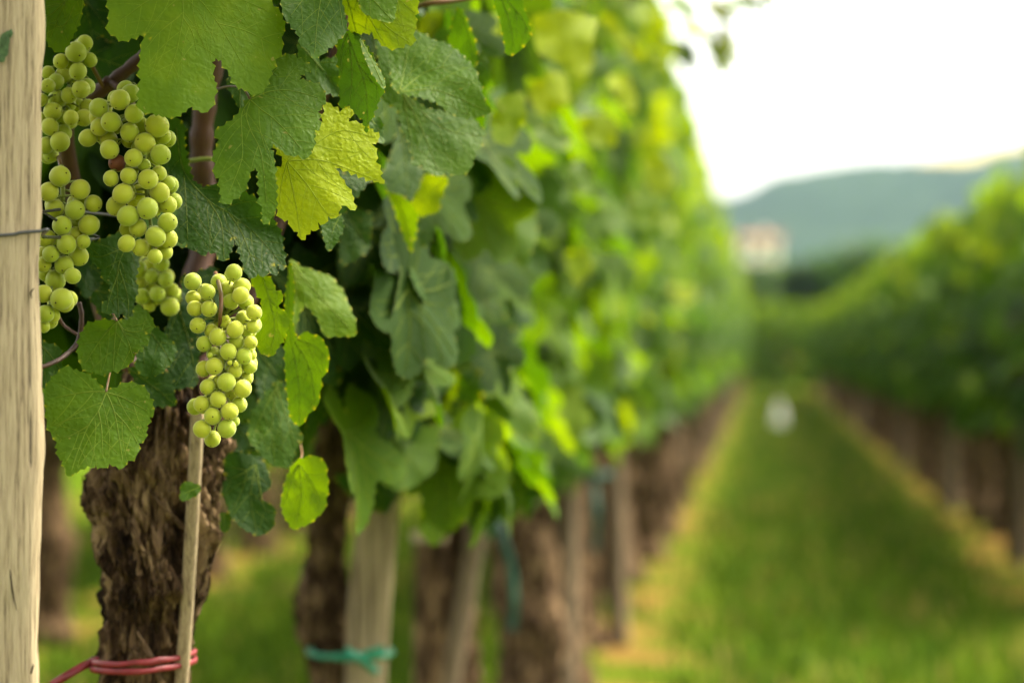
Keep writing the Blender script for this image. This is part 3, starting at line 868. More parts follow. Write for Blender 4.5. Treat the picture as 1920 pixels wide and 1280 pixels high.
hero_leaf(VINE0, [(652, 58), (632, 76), (634, 112), (638, 150), (639, 203), (654, 196), (669, 216), (681, 225), (688, 250), (692, 229), (701, 210), (712, 184), (719, 165), (712, 140), (700, 110), (686, 85), (668, 62)],
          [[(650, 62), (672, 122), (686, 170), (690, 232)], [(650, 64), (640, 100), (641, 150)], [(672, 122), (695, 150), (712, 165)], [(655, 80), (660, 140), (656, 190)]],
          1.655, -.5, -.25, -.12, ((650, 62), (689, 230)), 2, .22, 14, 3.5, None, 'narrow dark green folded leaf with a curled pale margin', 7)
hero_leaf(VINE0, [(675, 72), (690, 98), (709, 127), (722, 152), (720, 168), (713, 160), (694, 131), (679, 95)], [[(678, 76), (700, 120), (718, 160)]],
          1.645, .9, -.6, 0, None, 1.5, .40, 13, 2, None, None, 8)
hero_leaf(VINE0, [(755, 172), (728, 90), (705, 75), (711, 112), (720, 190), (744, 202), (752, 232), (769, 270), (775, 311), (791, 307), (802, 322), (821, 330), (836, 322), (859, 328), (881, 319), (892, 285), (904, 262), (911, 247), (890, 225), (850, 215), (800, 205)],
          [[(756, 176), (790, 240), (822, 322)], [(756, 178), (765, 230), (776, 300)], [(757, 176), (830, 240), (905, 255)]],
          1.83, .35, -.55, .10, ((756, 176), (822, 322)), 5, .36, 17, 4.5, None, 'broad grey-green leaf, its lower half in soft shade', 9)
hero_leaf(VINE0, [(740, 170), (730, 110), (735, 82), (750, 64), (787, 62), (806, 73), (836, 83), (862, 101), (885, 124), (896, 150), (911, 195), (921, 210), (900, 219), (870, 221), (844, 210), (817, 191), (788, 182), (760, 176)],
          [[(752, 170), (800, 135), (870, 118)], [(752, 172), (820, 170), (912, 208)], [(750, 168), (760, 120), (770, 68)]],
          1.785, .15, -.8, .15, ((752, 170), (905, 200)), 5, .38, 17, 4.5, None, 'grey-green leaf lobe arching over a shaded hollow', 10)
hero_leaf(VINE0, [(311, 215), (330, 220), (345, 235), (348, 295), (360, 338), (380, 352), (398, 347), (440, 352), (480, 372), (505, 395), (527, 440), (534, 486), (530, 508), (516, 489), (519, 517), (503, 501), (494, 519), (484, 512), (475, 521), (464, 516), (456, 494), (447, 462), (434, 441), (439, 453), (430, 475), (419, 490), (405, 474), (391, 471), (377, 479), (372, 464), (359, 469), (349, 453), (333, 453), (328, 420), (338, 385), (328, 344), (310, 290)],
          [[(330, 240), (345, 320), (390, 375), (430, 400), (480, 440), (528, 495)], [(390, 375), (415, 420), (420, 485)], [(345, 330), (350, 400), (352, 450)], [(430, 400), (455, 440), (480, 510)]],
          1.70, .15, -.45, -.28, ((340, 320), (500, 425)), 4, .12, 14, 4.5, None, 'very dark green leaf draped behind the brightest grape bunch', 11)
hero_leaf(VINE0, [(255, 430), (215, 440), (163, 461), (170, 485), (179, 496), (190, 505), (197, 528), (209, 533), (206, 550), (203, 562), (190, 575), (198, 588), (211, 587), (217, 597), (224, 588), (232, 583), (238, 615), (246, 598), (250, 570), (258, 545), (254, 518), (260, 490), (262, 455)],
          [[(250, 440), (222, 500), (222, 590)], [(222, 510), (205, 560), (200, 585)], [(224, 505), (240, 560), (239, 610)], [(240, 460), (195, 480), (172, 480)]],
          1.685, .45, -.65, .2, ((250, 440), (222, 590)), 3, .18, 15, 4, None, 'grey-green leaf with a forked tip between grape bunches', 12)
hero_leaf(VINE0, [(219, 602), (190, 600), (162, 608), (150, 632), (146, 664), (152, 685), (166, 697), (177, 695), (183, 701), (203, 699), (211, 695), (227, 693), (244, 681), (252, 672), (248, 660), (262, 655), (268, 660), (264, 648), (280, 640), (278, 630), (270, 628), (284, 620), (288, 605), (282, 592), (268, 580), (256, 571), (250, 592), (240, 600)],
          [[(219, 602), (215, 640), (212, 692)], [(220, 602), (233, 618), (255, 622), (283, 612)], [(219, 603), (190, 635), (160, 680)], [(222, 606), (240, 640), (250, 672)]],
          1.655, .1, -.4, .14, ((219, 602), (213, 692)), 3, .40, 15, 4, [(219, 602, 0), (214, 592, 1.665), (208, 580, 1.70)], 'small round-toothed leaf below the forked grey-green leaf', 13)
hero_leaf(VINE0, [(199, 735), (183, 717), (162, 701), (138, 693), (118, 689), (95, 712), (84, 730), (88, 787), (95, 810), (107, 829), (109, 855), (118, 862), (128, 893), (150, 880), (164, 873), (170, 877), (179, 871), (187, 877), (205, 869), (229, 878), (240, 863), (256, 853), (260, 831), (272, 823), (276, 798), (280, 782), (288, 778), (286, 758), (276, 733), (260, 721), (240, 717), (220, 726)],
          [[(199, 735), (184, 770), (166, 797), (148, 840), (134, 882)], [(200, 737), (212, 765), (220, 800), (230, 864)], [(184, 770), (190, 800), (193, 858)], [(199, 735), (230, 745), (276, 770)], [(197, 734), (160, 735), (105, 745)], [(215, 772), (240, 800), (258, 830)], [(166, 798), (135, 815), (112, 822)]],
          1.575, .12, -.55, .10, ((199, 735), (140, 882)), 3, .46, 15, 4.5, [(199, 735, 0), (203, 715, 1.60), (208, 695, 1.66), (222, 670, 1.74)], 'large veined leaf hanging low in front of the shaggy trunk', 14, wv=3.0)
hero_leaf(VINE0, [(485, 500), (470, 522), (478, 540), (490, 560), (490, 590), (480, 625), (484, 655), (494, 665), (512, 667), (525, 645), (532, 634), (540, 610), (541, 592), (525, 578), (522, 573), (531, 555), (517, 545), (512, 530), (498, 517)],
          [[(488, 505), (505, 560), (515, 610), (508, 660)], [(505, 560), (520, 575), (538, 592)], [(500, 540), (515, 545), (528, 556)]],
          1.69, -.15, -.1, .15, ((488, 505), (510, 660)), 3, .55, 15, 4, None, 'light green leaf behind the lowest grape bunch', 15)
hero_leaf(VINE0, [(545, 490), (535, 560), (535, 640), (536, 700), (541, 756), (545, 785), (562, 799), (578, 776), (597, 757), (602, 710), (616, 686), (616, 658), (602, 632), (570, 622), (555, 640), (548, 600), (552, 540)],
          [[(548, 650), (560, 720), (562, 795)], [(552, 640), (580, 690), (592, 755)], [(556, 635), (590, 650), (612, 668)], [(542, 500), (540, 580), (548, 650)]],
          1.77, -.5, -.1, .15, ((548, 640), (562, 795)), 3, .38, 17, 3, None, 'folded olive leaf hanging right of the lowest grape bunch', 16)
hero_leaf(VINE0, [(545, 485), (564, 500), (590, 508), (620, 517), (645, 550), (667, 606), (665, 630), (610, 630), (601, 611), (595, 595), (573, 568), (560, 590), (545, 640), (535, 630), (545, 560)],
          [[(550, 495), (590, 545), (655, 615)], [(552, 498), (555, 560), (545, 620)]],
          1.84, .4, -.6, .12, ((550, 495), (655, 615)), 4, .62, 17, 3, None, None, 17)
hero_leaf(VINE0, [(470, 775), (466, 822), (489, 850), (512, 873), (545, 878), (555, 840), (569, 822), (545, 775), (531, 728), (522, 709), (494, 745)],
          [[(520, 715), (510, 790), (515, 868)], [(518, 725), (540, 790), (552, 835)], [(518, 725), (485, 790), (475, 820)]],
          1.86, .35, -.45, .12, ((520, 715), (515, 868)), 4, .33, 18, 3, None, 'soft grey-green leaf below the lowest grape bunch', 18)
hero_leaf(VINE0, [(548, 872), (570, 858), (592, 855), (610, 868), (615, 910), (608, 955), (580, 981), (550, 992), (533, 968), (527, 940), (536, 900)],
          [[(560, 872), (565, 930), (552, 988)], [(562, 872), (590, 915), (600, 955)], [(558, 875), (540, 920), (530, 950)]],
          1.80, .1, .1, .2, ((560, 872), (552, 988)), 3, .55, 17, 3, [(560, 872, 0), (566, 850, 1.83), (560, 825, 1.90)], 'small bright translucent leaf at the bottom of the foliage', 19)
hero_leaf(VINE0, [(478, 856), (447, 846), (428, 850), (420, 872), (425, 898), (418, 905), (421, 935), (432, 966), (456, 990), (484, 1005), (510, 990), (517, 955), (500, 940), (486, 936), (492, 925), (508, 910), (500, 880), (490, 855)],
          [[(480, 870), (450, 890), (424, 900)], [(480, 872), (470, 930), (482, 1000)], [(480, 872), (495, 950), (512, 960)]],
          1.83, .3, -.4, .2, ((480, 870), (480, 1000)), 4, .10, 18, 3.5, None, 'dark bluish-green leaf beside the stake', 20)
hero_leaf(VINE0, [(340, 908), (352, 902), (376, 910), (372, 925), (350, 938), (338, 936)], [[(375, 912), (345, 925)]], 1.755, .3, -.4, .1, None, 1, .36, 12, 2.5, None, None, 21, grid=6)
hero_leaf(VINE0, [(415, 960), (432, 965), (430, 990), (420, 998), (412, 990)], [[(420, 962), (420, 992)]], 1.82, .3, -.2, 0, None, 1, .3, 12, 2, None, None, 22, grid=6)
hero_leaf(VINE0, [(610, 395), (630, 404), (642, 405), (643, 430), (630, 457), (615, 472), (606, 442), (602, 418)], [[(640, 400), (625, 430), (615, 468)]], 1.73, .5, -.5, .1, None, 2, .25, 14, 3.5, None, None, 23)
hero_leaf(VINE0, [(30, -60), (30, 40), (70, 60), (80, 67), (97, 90), (112, 99), (124, 90), (138, 64), (150, 40), (156, 0), (150, -60), (90, -90)],
          [[(150, -40), (120, 10), (95, 70)], [(130, -10), (105, 20), (80, 38)], [(140, 10), (120, 48), (90, 45)], [(150, -30), (155, 10), (140, 55)]],
          1.60, -.45, .25, .12, ((140, -30), (110, 90)), 3, .42, 15, 3.5, None, 'shaded leaf with pale veins in the corner beside the post', 24, wv=2.6)
hero_leaf(VINE0, [(925, 0), (937, 38), (950, 103), (969, 100), (988, 81), (997, 56), (981, 12), (970, -20), (930, -30)], [[(930, -25), (955, 40), (965, 98)], [(932, -20), (975, 30), (992, 60)]],
          1.78, -.3, .1, .2, ((930, -25), (965, 98)), 2, .28, 16, 3, None, 'dark pointed leaf at the top, right of the sharp leaves', 25)
hero_leaf(VINE0, [(859, 13), (870, 26), (885, 64), (892, 86), (894, 126), (877, 124), (859, 97), (840, 82), (848, 45)], [[(862, 20), (880, 70), (892, 122)]], 1.88, -.5, 0, .15, ((862, 20), (892, 122)), 2, .26, 16, 3, None, None, 26)
hero_leaf(VINE0, [(746, 232), (765, 262), (776, 307), (795, 319), (787, 345), (769, 379), (754, 364), (731, 360), (716, 334), (731, 292), (742, 262)], [[(750, 240), (760, 300), (765, 370)]], 1.98, .4, -.6, .1, None, 3, .22, 17, 3, None, None, 27)
hero_leaf(VINE0, [(799, 326), (840, 334), (825, 375), (821, 398), (787, 405), (761, 386), (780, 352)], [[(835, 335), (800, 370), (775, 390)]], 2.0, -.2, -.2, .1, None, 3, .75, 17, 3, None, None, 28)
hero_leaf(VINE0, [(724, 352), (750, 364), (784, 398), (772, 476), (757, 442), (742, 398)], [[(728, 355), (755, 400), (771, 470)]], 1.98, -.3, .1, .15, None, 2, .5, 17, 3, None, None, 29)
hero_leaf(VINE0, [(676, 461), (690, 428), (714, 409), (747, 428), (756, 461), (766, 508), (756, 540), (737, 578), (709, 560), (681, 531), (672, 498)], [[(715, 415), (725, 490), (737, 570)]], 2.12, .3, -.5, .12, ((715, 415), (737, 570)), 4, .45, 18, 3, None, 'soft pale-green oval leaf right of the bright yellow leaf', 30)
hero_leaf(VINE0, [(845, 340), (900, 325), (960, 350), (1000, 390), (1010, 440), (985, 500), (940, 470), (900, 430), (870, 400)], [[(860, 340), (930, 400), (985, 490)]], 2.4, .3, -.5, .12, ((860, 340), (985, 490)), 5, .42, 22, 3, None, None, 31, grid=12)
for i, (P_, D_, t_) in enumerate([
    # leaves deeper inside the first vine, interior shade painted in as darker tints
    ([(150, 100), (200, 60), (262, 80), (270, 140), (240, 130), (200, 175), (165, 170)], 1.84, .10), ([(160, 0), (180, 60), (215, 80), (210, -20)], 1.82, .06),
    ([(160, 540), (200, 500), (240, 560), (200, 610)], 1.80, .12), ([(262, 600), (300, 620), (330, 650), (322, 680), (300, 700), (270, 705), (255, 690)], 1.735, .22),
    ([(240, 690), (320, 700), (330, 760), (280, 760)], 1.78, .10), ([(70, 640), (110, 650), (118, 700), (90, 730), (60, 720)], 1.70, .16), ([(340, 520), (400, 500), (430, 560), (380, 640), (345, 600)], 1.80, .03),
    ([(330, 560), (375, 600), (370, 720), (330, 730), (300, 660)], 1.80, .05), ([(560, 290), (640, 260), (700, 330), (640, 400), (580, 380)], 1.80, .14), ([(690, 215), (715, 225), (720, 270), (700, 260)], 1.72, .3),
    ([(640, 390), (700, 400), (690, 470), (640, 500)], 1.98, .2), ([(470, 640), (530, 650), (540, 740), (490, 760)], 1.92, .15), ([(425, 790), (475, 800), (480, 840), (440, 850)], 1.95, .1),
    ([(120, 470), (170, 440), (200, 520), (160, 560)], 1.80, .05), ([(260, 210), (320, 230), (330, 330), (280, 320)], 1.82, .05), ([(440, 110), (480, 190), (450, 205), (425, 160)], 1.70, .25), ([(140, -60), (140, 60), (180, 110), (230, 60), (240, -60)], 1.86, .1),
    ([(560, 80), (600, 115), (640, 105), (640, 180), (600, 170), (560, 130)], 1.74, .28)]):
    c_ = P_[0]; q_ = P_[len(P_) // 2]
    hero_leaf(VINE0, P_, [[c_, ((c_[0] + q_[0]) / 2 + 4, (c_[1] + q_[1]) / 2), q_]], D_, .3, -.45, .12, None, 4, t_, 16, 4, None, None, 40 + i)


hero_leaf(VINE0, [(265, 420), (300, 395), (360, 385), (420, 400), (445, 430), (410, 455), (350, 462), (300, 455)], [[(270, 425), (350, 425), (440, 430)]], 1.775, .5, -2.4, .1, None, 3, .2, 16, 4, None, None, 80)  # leaf added to keep sun off the small dim bunch
for i, (px, py, D) in enumerate([(250, -170, 1.70), (330, -205, 1.74), (420, -160, 1.71), (380, -250, 1.68), (520, -200, 1.73), (470, -280, 1.70), (290, -290, 1.69), (610, -230, 1.72), (180, -200, 1.72), (560, -320, 1.68)]):  # unseen flat leaves over the frame, added to shade the upper bunches
    q = rel(VINE0, [at(px, py, D)])[0]
    leaf_part(VINE0, q, frame_of(Vector((.35, -.15, 1)), Vector((.4 - .1 * i % 3, -1, -.1))), .075, .35, i)
# ------------------------------------------------------------------ grape bunches
def berry_mesh():
    V, F, mi = [], [], []; nr, ns = 14, 22
    V.append(Vector((0, 0, 1.02)))
    for i in range(1, nr):
        th = math.pi * i / nr
        for j in range(ns):
            a = 2 * math.pi * j / ns; V.append(Vector((math.sin(th) * math.cos(a), math.sin(th) * math.sin(a), math.cos(th) * 1.03)))
    V.append(Vector((0, 0, -1.02)))
    for j in range(ns): F.append((0, 1 + j, 1 + (j + 1) % ns))
    for i in range(nr - 2):
        for j in range(ns):
            a, b = 1 + i * ns + j, 1 + i * ns + (j + 1) % ns; F.append((a, a + ns, b + ns, b))
    e = len(V) - 1
    for j in range(ns): F.append((e, e - ns + (j + 1) % ns, e - ns + j))
    mi = [0] * len(F)
    b = len(V)                                           # dried style scar at the blossom end
    for r_, z in ((.085, -1.018), (.05, -1.05)):
        for j in range(8): V.append(Vector((r_ * math.cos(j * .785), r_ * math.sin(j * .785), z)))
    for j in range(8): F.append((b + j, b + 8 + j, b + 8 + (j + 1) % 8, b + (j + 1) % 8))
    F.append(tuple(b + 8 + j for j in range(8))); mi += [1] * 9
    me = bpy.data.meshes.new('grape'); me.from_pydata([tuple(v) for v in V], [], [f[::-1] if False else f for f in F])
    me.materials.append(M['grape']); me.materials.append(M['scar'])
    me.polygons.foreach_set('use_smooth', [True] * len(me.polygons)); me.polygons.foreach_set('material_index', mi); me.update()
    return me
BERRY = berry_mesh()
BROWN = BERRY.copy(); BROWN.materials[0] = M['brown_skin']

def bunch(label, berries, D0, axis, stem, seed, brown=None, tiny=(), hidden=.95, group='hanging grape bunches', bulge=.5):
    """berries: (x, y, r) in photograph pixels listed front to back; axis: the stalk line the berries hang on"""
    rng = random.Random(seed)
    base = at(axis[0][0], axis[0][1], D0 + .012)
    t = thing('grape_bunch', label, 'grape bunch', base, 0, group)
    cx = sum(b[0] for b in berries) / len(berries); hw = max(abs(b[0] - cx) for b in berries) + 10
    placed = []
    def fit(x, y, r, D):
        while True:
            p = at(x, y, D); rr = r * PXM * D
            if all((p - q).length > .95 * (rr + s) for q, s, *_ in placed) or D > D0 + .14: return p, rr
            D += .0015
    for k, (x, y, r) in enumerate(berries):
        p, rr = fit(x, y, r, D0 + bulge * ((x - cx) / hw) ** 2 * .02); placed.append((p, rr, k))
    vis = len(placed)
    for k in range(int(vis * hidden)):
        a, b = berries[rng.randrange(vis)], berries[rng.randrange(vis)]
        if math.hypot(a[0] - b[0], a[1] - b[1]) > 90: b = a
        x, y = (a[0] + b[0]) / 2 + rng.gauss(0, 7), (a[1] + b[1]) / 2 + rng.gauss(0, 7)
        if abs(a[0] - cx) > hw * .7: x += (cx - x) * .4
        p, rr = fit(x, y, 16, D0 + .022); placed.append((p, rr, -1))
    fw = Vector(cam.matrix_world.col[2][:3]) if False else (MW.to_3x3() @ Vector((0, 0, 1)))
    ax = spline([at(x, y, D0 + .024) for x, y in axis], 6)
    geo = []
    geo.append(tube(ax, [.0019 - .0008 * i / len(ax) for i in range(len(ax))], 8))
    for p, rr, k in placed:
        d = (fw * rng.uniform(.1, 1.1) + Vector((rng.gauss(0, .55), 0, -.55 + rng.gauss(0, .45)))).normalized()
        o = bpy.data.objects.new('grape', BROWN if k == brown and k >= 0 else BERRY); COL.objects.link(o); o.parent = t
        if k == brown and k >= 0: o['label'] = 'browned shrivelled grape'
        o.matrix_local = Matrix.Translation(rel(t, [p])[0]) @ (-d).to_track_quat('Z', 'Y').to_matrix().to_4x4() @ Matrix.Diagonal((rr * rng.uniform(.97, 1.0), rr * rng.uniform(.97, 1.0), rr * rng.uniform(.98, 1.04), 1))
        j = min(range(len(ax)), key=lambda i: (ax[i] + Vector((0, 0, -.008)) - p).length)
        e = p + (-d) * rr * .95; geo.append(tube(spline([ax[j], ax[j].lerp(e, .6) + Vector((0, 0, .002)), e], 3), [.0009, .0008, .0007, .0007, .0008, .0009, .0012][:7], 6))
    for (x, y, r) in tiny:
        p = at(x, y, D0 - .002); o = bpy.data.objects.new('unripe_berry', BERRY); COL.objects.link(o); o.parent = t
        rr = r * PXM * D0; o.matrix_local = Matrix.Translation(rel(t, [p])[0]) @ Matrix.Diagonal((rr, rr, rr, 1))
        geo.append(tube([p, at(cx, y, D0 + .02)], .0007, 6))
    v, f = join(geo); mesh_obj('stalk', rel(t, v), f, M['pedicel'], t)
    if stem:
        L = spline([at(*q) for q in stem], 6); v, f = tube(L, [.0016 - .0004 * i / len(L) for i in range(len(L))], 8)
        mesh_obj('stem', rel(t, v), f, M['petiole'], t)
    return t

Z1 = lambda L: [(x / 2.6667, y / 2.6667, r / 2.6667) for x, y, r in L]
Z3 = lambda L: [(x / 2.4625, 380 + y / 2.4625, r / 2.4625) for x, y, r in L]
ZD = lambda L: [(340 + x / 3.5545, 480 + y / 3.5545, r / 3.5545) for x, y, r in L]
A_ = Z1([(640, 1080, 54), (737, 1043, 55), (615, 970, 53), (740, 897, 52), (643, 880, 43), (803, 773, 52), (778, 1183, 51), (838, 1112, 50), (798, 963, 52), (840, 1025, 47), (633, 1218, 44), (703, 1238, 44), (775, 1283, 38),
        (668, 790, 47), (548, 748, 49), (840, 1193, 50), (795, 868, 40), (838, 917, 38), (585, 815, 43), (725, 715, 52), (785, 630, 60), (648, 663, 48), (720, 825, 34), (555, 893, 40), (670, 570, 48), (815, 682, 42), (555, 610, 52), (600, 500, 52), (495, 540, 50),
        (690, 1140, 45), (580, 1030, 50), (705, 630, 45), (650, 470, 48), (500, 635, 47), (545, 700, 45), (440, 690, 45), (700, 740, 45), (760, 720, 42)])
bunch('full bright grape bunch with one browned berry, hanging under the large topmost leaf', A_, 1.615, [(262, 170), (268, 250), (272, 330), (280, 400), (290, 475)], [(228, 165, 1.73), (248, 190, 1.68), (262, 225, 1.645)], 11, brown=18)
B_ = Z1([(300, 710, 51), (250, 635, 45), (265, 558, 48), (405, 448, 48), (380, 262, 55), (390, 358, 45), (448, 300, 38), (425, 215, 40), (287, 497, 48), (240, 430, 38), (345, 478, 42), (280, 410, 42), (230, 728, 42), (355, 590, 40), (315, 590, 38), (420, 590, 45), (318, 665, 42), (320, 375, 45), (305, 308, 40), (255, 775, 40), (240, 365, 35), (205, 500, 35), (440, 540, 45), (210, 600, 40), (345, 310, 40)])
bunch('shaded grape bunch touching the post at the top, left of the reddish cane', B_, 1.665, [(150, 80), (135, 140), (120, 200), (105, 275)], [(195, 165, 1.74), (170, 120, 1.71), (150, 85, 1.68)], 12)
C_ = Z1([(300, 882, 54), (245, 960, 50), (375, 1050, 52), (400, 948, 52), (275, 1043, 48), (310, 1128, 50), (445, 1125, 52), (467, 1018, 44), (333, 1222, 50)]) + Z3([(235, 237, 41), (296, 288, 45), (284, 445, 53), (257, 357, 48), (200, 420, 42), (210, 513, 42), (362, 245, 48), (335, 338, 38), (215, 165, 42), (300, 462, 45), (200, 570, 32), (245, 520, 34), (355, 150, 42), (200, 285, 38), (385, 180, 34), (210, 330, 35)])
bunch('grape bunch hanging against the post below the wire', C_, 1.625, [(115, 310), (118, 380), (112, 460), (100, 540), (88, 600)], [(108, 290, 1.70), (112, 303, 1.66), (115, 318, 1.645)], 13)
D_ = ZD([(313, 637, 58), (243, 540, 60), (368, 570, 54), (220, 735, 60), (300, 840, 63), (416, 668, 56), (408, 884, 62), (485, 376, 54), (322, 1034, 60), (208, 1066, 60), (303, 1148, 64), (152, 585, 54), (462, 574, 46), (245, 955, 56), (358, 490, 58), (454, 736, 50), (138, 1152, 60), (136, 986, 58), (385, 990, 54), (185, 352, 56), (110, 462, 56), (395, 262, 56), (402, 203, 58), (430, 305, 54), (350, 110, 58), (478, 470, 46), (358, 765, 50), (430, 505, 48), (252, 838, 48), (150, 750, 54), (355, 1100, 36), (432, 815, 48), (90, 350, 54), (415, 420, 56), (440, 620, 46), (330, 920, 50), (200, 500, 50), (175, 870, 52), (215, 650, 48), (80, 280, 52), (175, 240, 54), (75, 170, 60), (330, 300, 52), (310, 220, 55), (462, 660, 40), (290, 440, 44)])
bunch('lowest grape bunch on a long reddish stem, hanging in front of the stake top', D_, 1.625, [(416, 600), (420, 650), (425, 700), (418, 760), (410, 790)], [(404, 512, 1.66), (411, 535, 1.635), (415, 560, 1.622), (413, 590, 1.62), (412, 612, 1.63)], 14, hidden=.5, tiny=[(425, 596, 5.5), (431, 680, 5), (442.5, 683, 5.5), (394, 666, 5)])
E_ = Z3([(785, 480, 44), (727, 420, 37), (655, 432, 38), (765, 355, 37), (795, 403, 32), (640, 308, 40), (650, 365, 34), (745, 280, 38), (690, 475, 30), (700, 340, 34), (700, 400, 34), (745, 440, 32)])
bunch('small dim grape bunch between the forked leaf and the lowest bunch', E_, 1.765, [(290, 470), (295, 520), (305, 570)], [(300, 440, 1.82), (295, 458, 1.80), (290, 475, 1.79)], 15)
G_ = [(356, 318, 17), (377, 332, 19), (372, 312, 16), (360, 340, 17), (385, 350, 17), (388, 318, 16), (345, 345, 16), (370, 360, 16)]
bunch('few dark grapes in the shade below the thick reddish canes', G_, 1.90, [(378, 290), (375, 320), (372, 350)], [(384, 250, 1.94), (382, 272, 1.925), (378, 295, 1.92)], 16)
def far_bunch(label, x, y, w_, h_, D, n, seed):
    rng = random.Random(seed); L = []
    for k in range(n):
        q = rng.random(); ww = w_ * (1 - .7 * q)
        L.append((x + rng.uniform(-1, 1) * ww, y + h_ * q, .0078 / PXM / D))
    return bunch(label, L, D, [(x, y - 10), (x, y + h_ * .5), (x, y + h_)], [(x + 5, y - 50, D + .06), (x, y - 25, D + .03), (x, y - 5, D + .015)], seed, hidden=.2, group='soft grape bunches further along the row')
far_bunch('soft yellowish grape bunch left of the row middle, below the pale oval leaf', 702, 560, 26, 75, 2.2, 22, 31)
far_bunch('soft yellow grape bunch half hidden among the second vine leaves', 866, 575, 22, 60, 2.5, 18, 32)
far_bunch('soft dim grape bunch lower among the second vine leaves', 838, 685, 26, 50, 2.55, 14, 33)

# ------------------------------------------------------------------ stakes, ties of the near vines
def free_stake(label, top, bottom_px, D, wx, wy, seed, group=None, mat='stake', sink=0.0):
    a = at(top[0], top[1], D); b = at(bottom_px[0], bottom_px[1], D)
    if sink: b = at(bottom_px[0], bottom_px[1], D + sink)
    lx = (a.x - b.x) / (a.z - b.z); ly = (a.y - b.y) / (a.z - b.z); zt = a.z; bx = b.x - lx * b.z
    V, F = stake_geometry(zt, wx, wy, seed, -.02 if not sink else b.z - .14, (lx, ly))
    if sink: V = [p + Vector((lx * (b.z - .14), ly * (b.z - .14), 0)) for p in V]
    t = mesh_obj('stake', V, F, M[mat]); t.location = (bx, b.y - ly * b.z, 0)
    tag(t, label, 'stake', group); return t
free_stake('thin pale stick standing in front of the shaggy trunk', (376, 752), (347, 1140), 1.785, .0049, .0045, 1, None, 'pale_stick', .03)
s1 = free_stake('wide grey split stake with green tie, right of the second trunk', (716, 900), (690, 1230), 2.70, .0235, .014, 2, None, 'split_stake')
free_stake('narrow pale stake leaning beside the third trunk with the dark green tie', (897, 930), (862, 1140), 3.60, .015, .015, 3)

def band(name, label, cx, cy, D, rx_, ry_, h, mat, seed, tail=None, turns=1, tilt=0., group=None):
    """strap round a trunk (and its stake): closed ribbon with thickness, plus knot ends"""
    c = at(cx, cy, D); rng = random.Random(seed); geo = []
    for k in range(turns):
        V, F = [], []; n = 40; dz = (k - (turns - 1) / 2) * h * 1.1
        for i in range(n):
            a = 2 * math.pi * i / n; q = 1 + .04 * mnoise.noise((math.cos(a) * 2, math.sin(a) * 2, seed + k))
            zz = c.z + dz * (.35 + .65 * abs(math.cos(a * .5 + k * .6))) + tilt * math.cos(a) * rx_ + .0012 * mnoise.noise((math.cos(a) * 3, math.sin(a) * 3, seed + k * 9))
            x, y = c.x + rx_ * q * math.cos(a), c.y + ry_ * q * math.sin(a); u_ = Vector((math.cos(a), math.sin(a), 0))
            hh = h * (.8 + .3 * mnoise.noise((a * 2, seed, k)))
            for (o, e) in ((0, -.5), (.0012, -.42), (.0016, 0), (.0012, .42), (0, .5)): V.append(Vector((x, y, zz + e * hh)) + u_ * o)
        for i in range(n):
            for j in range(5):
                a, b = i * 5 + j, i * 5 + (j + 1) % 5; a2, b2 = ((i + 1) % n) * 5 + j, ((i + 1) % n) * 5 + (j + 1) % 5
                F.append((a, a2, b2, b))
        geo.append((V, F))
    for tl in (tail or []):
        L = spline([at(*p) for p in tl], 6); V, F = [], []
        for i, p in enumerate(L):
            d = (L[min(i + 1, len(L) - 1)] - L[max(i - 1, 0)]).normalized(); fw = (p - Vector((0, 0, H))).normalized(); s = d.cross(fw).normalized()
            s = (s + fw * .5 * math.sin(i * .5)).normalized(); nn = d.cross(s).normalized() * .0008
            V += [p - s * h * .5 + nn, p + s * h * .5 + nn, p + s * h * .5 - nn, p - s * h * .5 - nn]
        for i in range(len(L) - 1):
            for j in range(4):
                a, b = i * 4 + j, i * 4 + (j + 1) % 4; F.append((a, b, b + 4, a + 4))
        F.append((0, 1, 2, 3)); e = len(V) - 4; F.append((e + 3, e + 2, e + 1, e)); geo.append((V, F))
    v, f = join(geo); o = mesh_obj(name, v, f, M[mat]); tag(o, label, 'plant tie', group); return o
band('plant_tie', 'red plastic tie wrapped round the shaggy trunk and its stick', 268, 1236, 1.845, .0385, .050, .0060, 'red_tie', 3, [[(186, 1236, 1.825), (160, 1246, 1.82), (128, 1264, 1.81), (96, 1284, 1.80)]], 2, .06)
band('plant_tie', 'bright green plastic tie knotted round the second trunk and wide stake', 657, 1221, 2.70, .047, .05, .0085, 'green_tie', 5, [[(648, 1217, 2.645), (672, 1232, 2.64), (700, 1254, 2.645), (708, 1258, 2.65)], [(722, 1215, 2.65), (680, 1228, 2.642), (650, 1234, 2.648)]], 1, -.02)
band('plant_tie', 'dark green plastic tie with a long hanging tail on the third trunk', 888, 960, 3.60, .040, .07, .013, 'dull_green_tie', 7, [[(926, 962, 3.54), (940, 1000, 3.53), (958, 1060, 3.53), (964, 1130, 3.54), (960, 1180, 3.55)]], 1, .02)
band('plant_tie', 'faint green tie hanging on the fourth trunk under the leaves', 1095, 890, 4.6, .05, .06, .014, 'dull_green_tie', 8, [[(1112, 900, 4.53), (1118, 960, 4.52), (1115, 1030, 4.53)]], 1, .02)

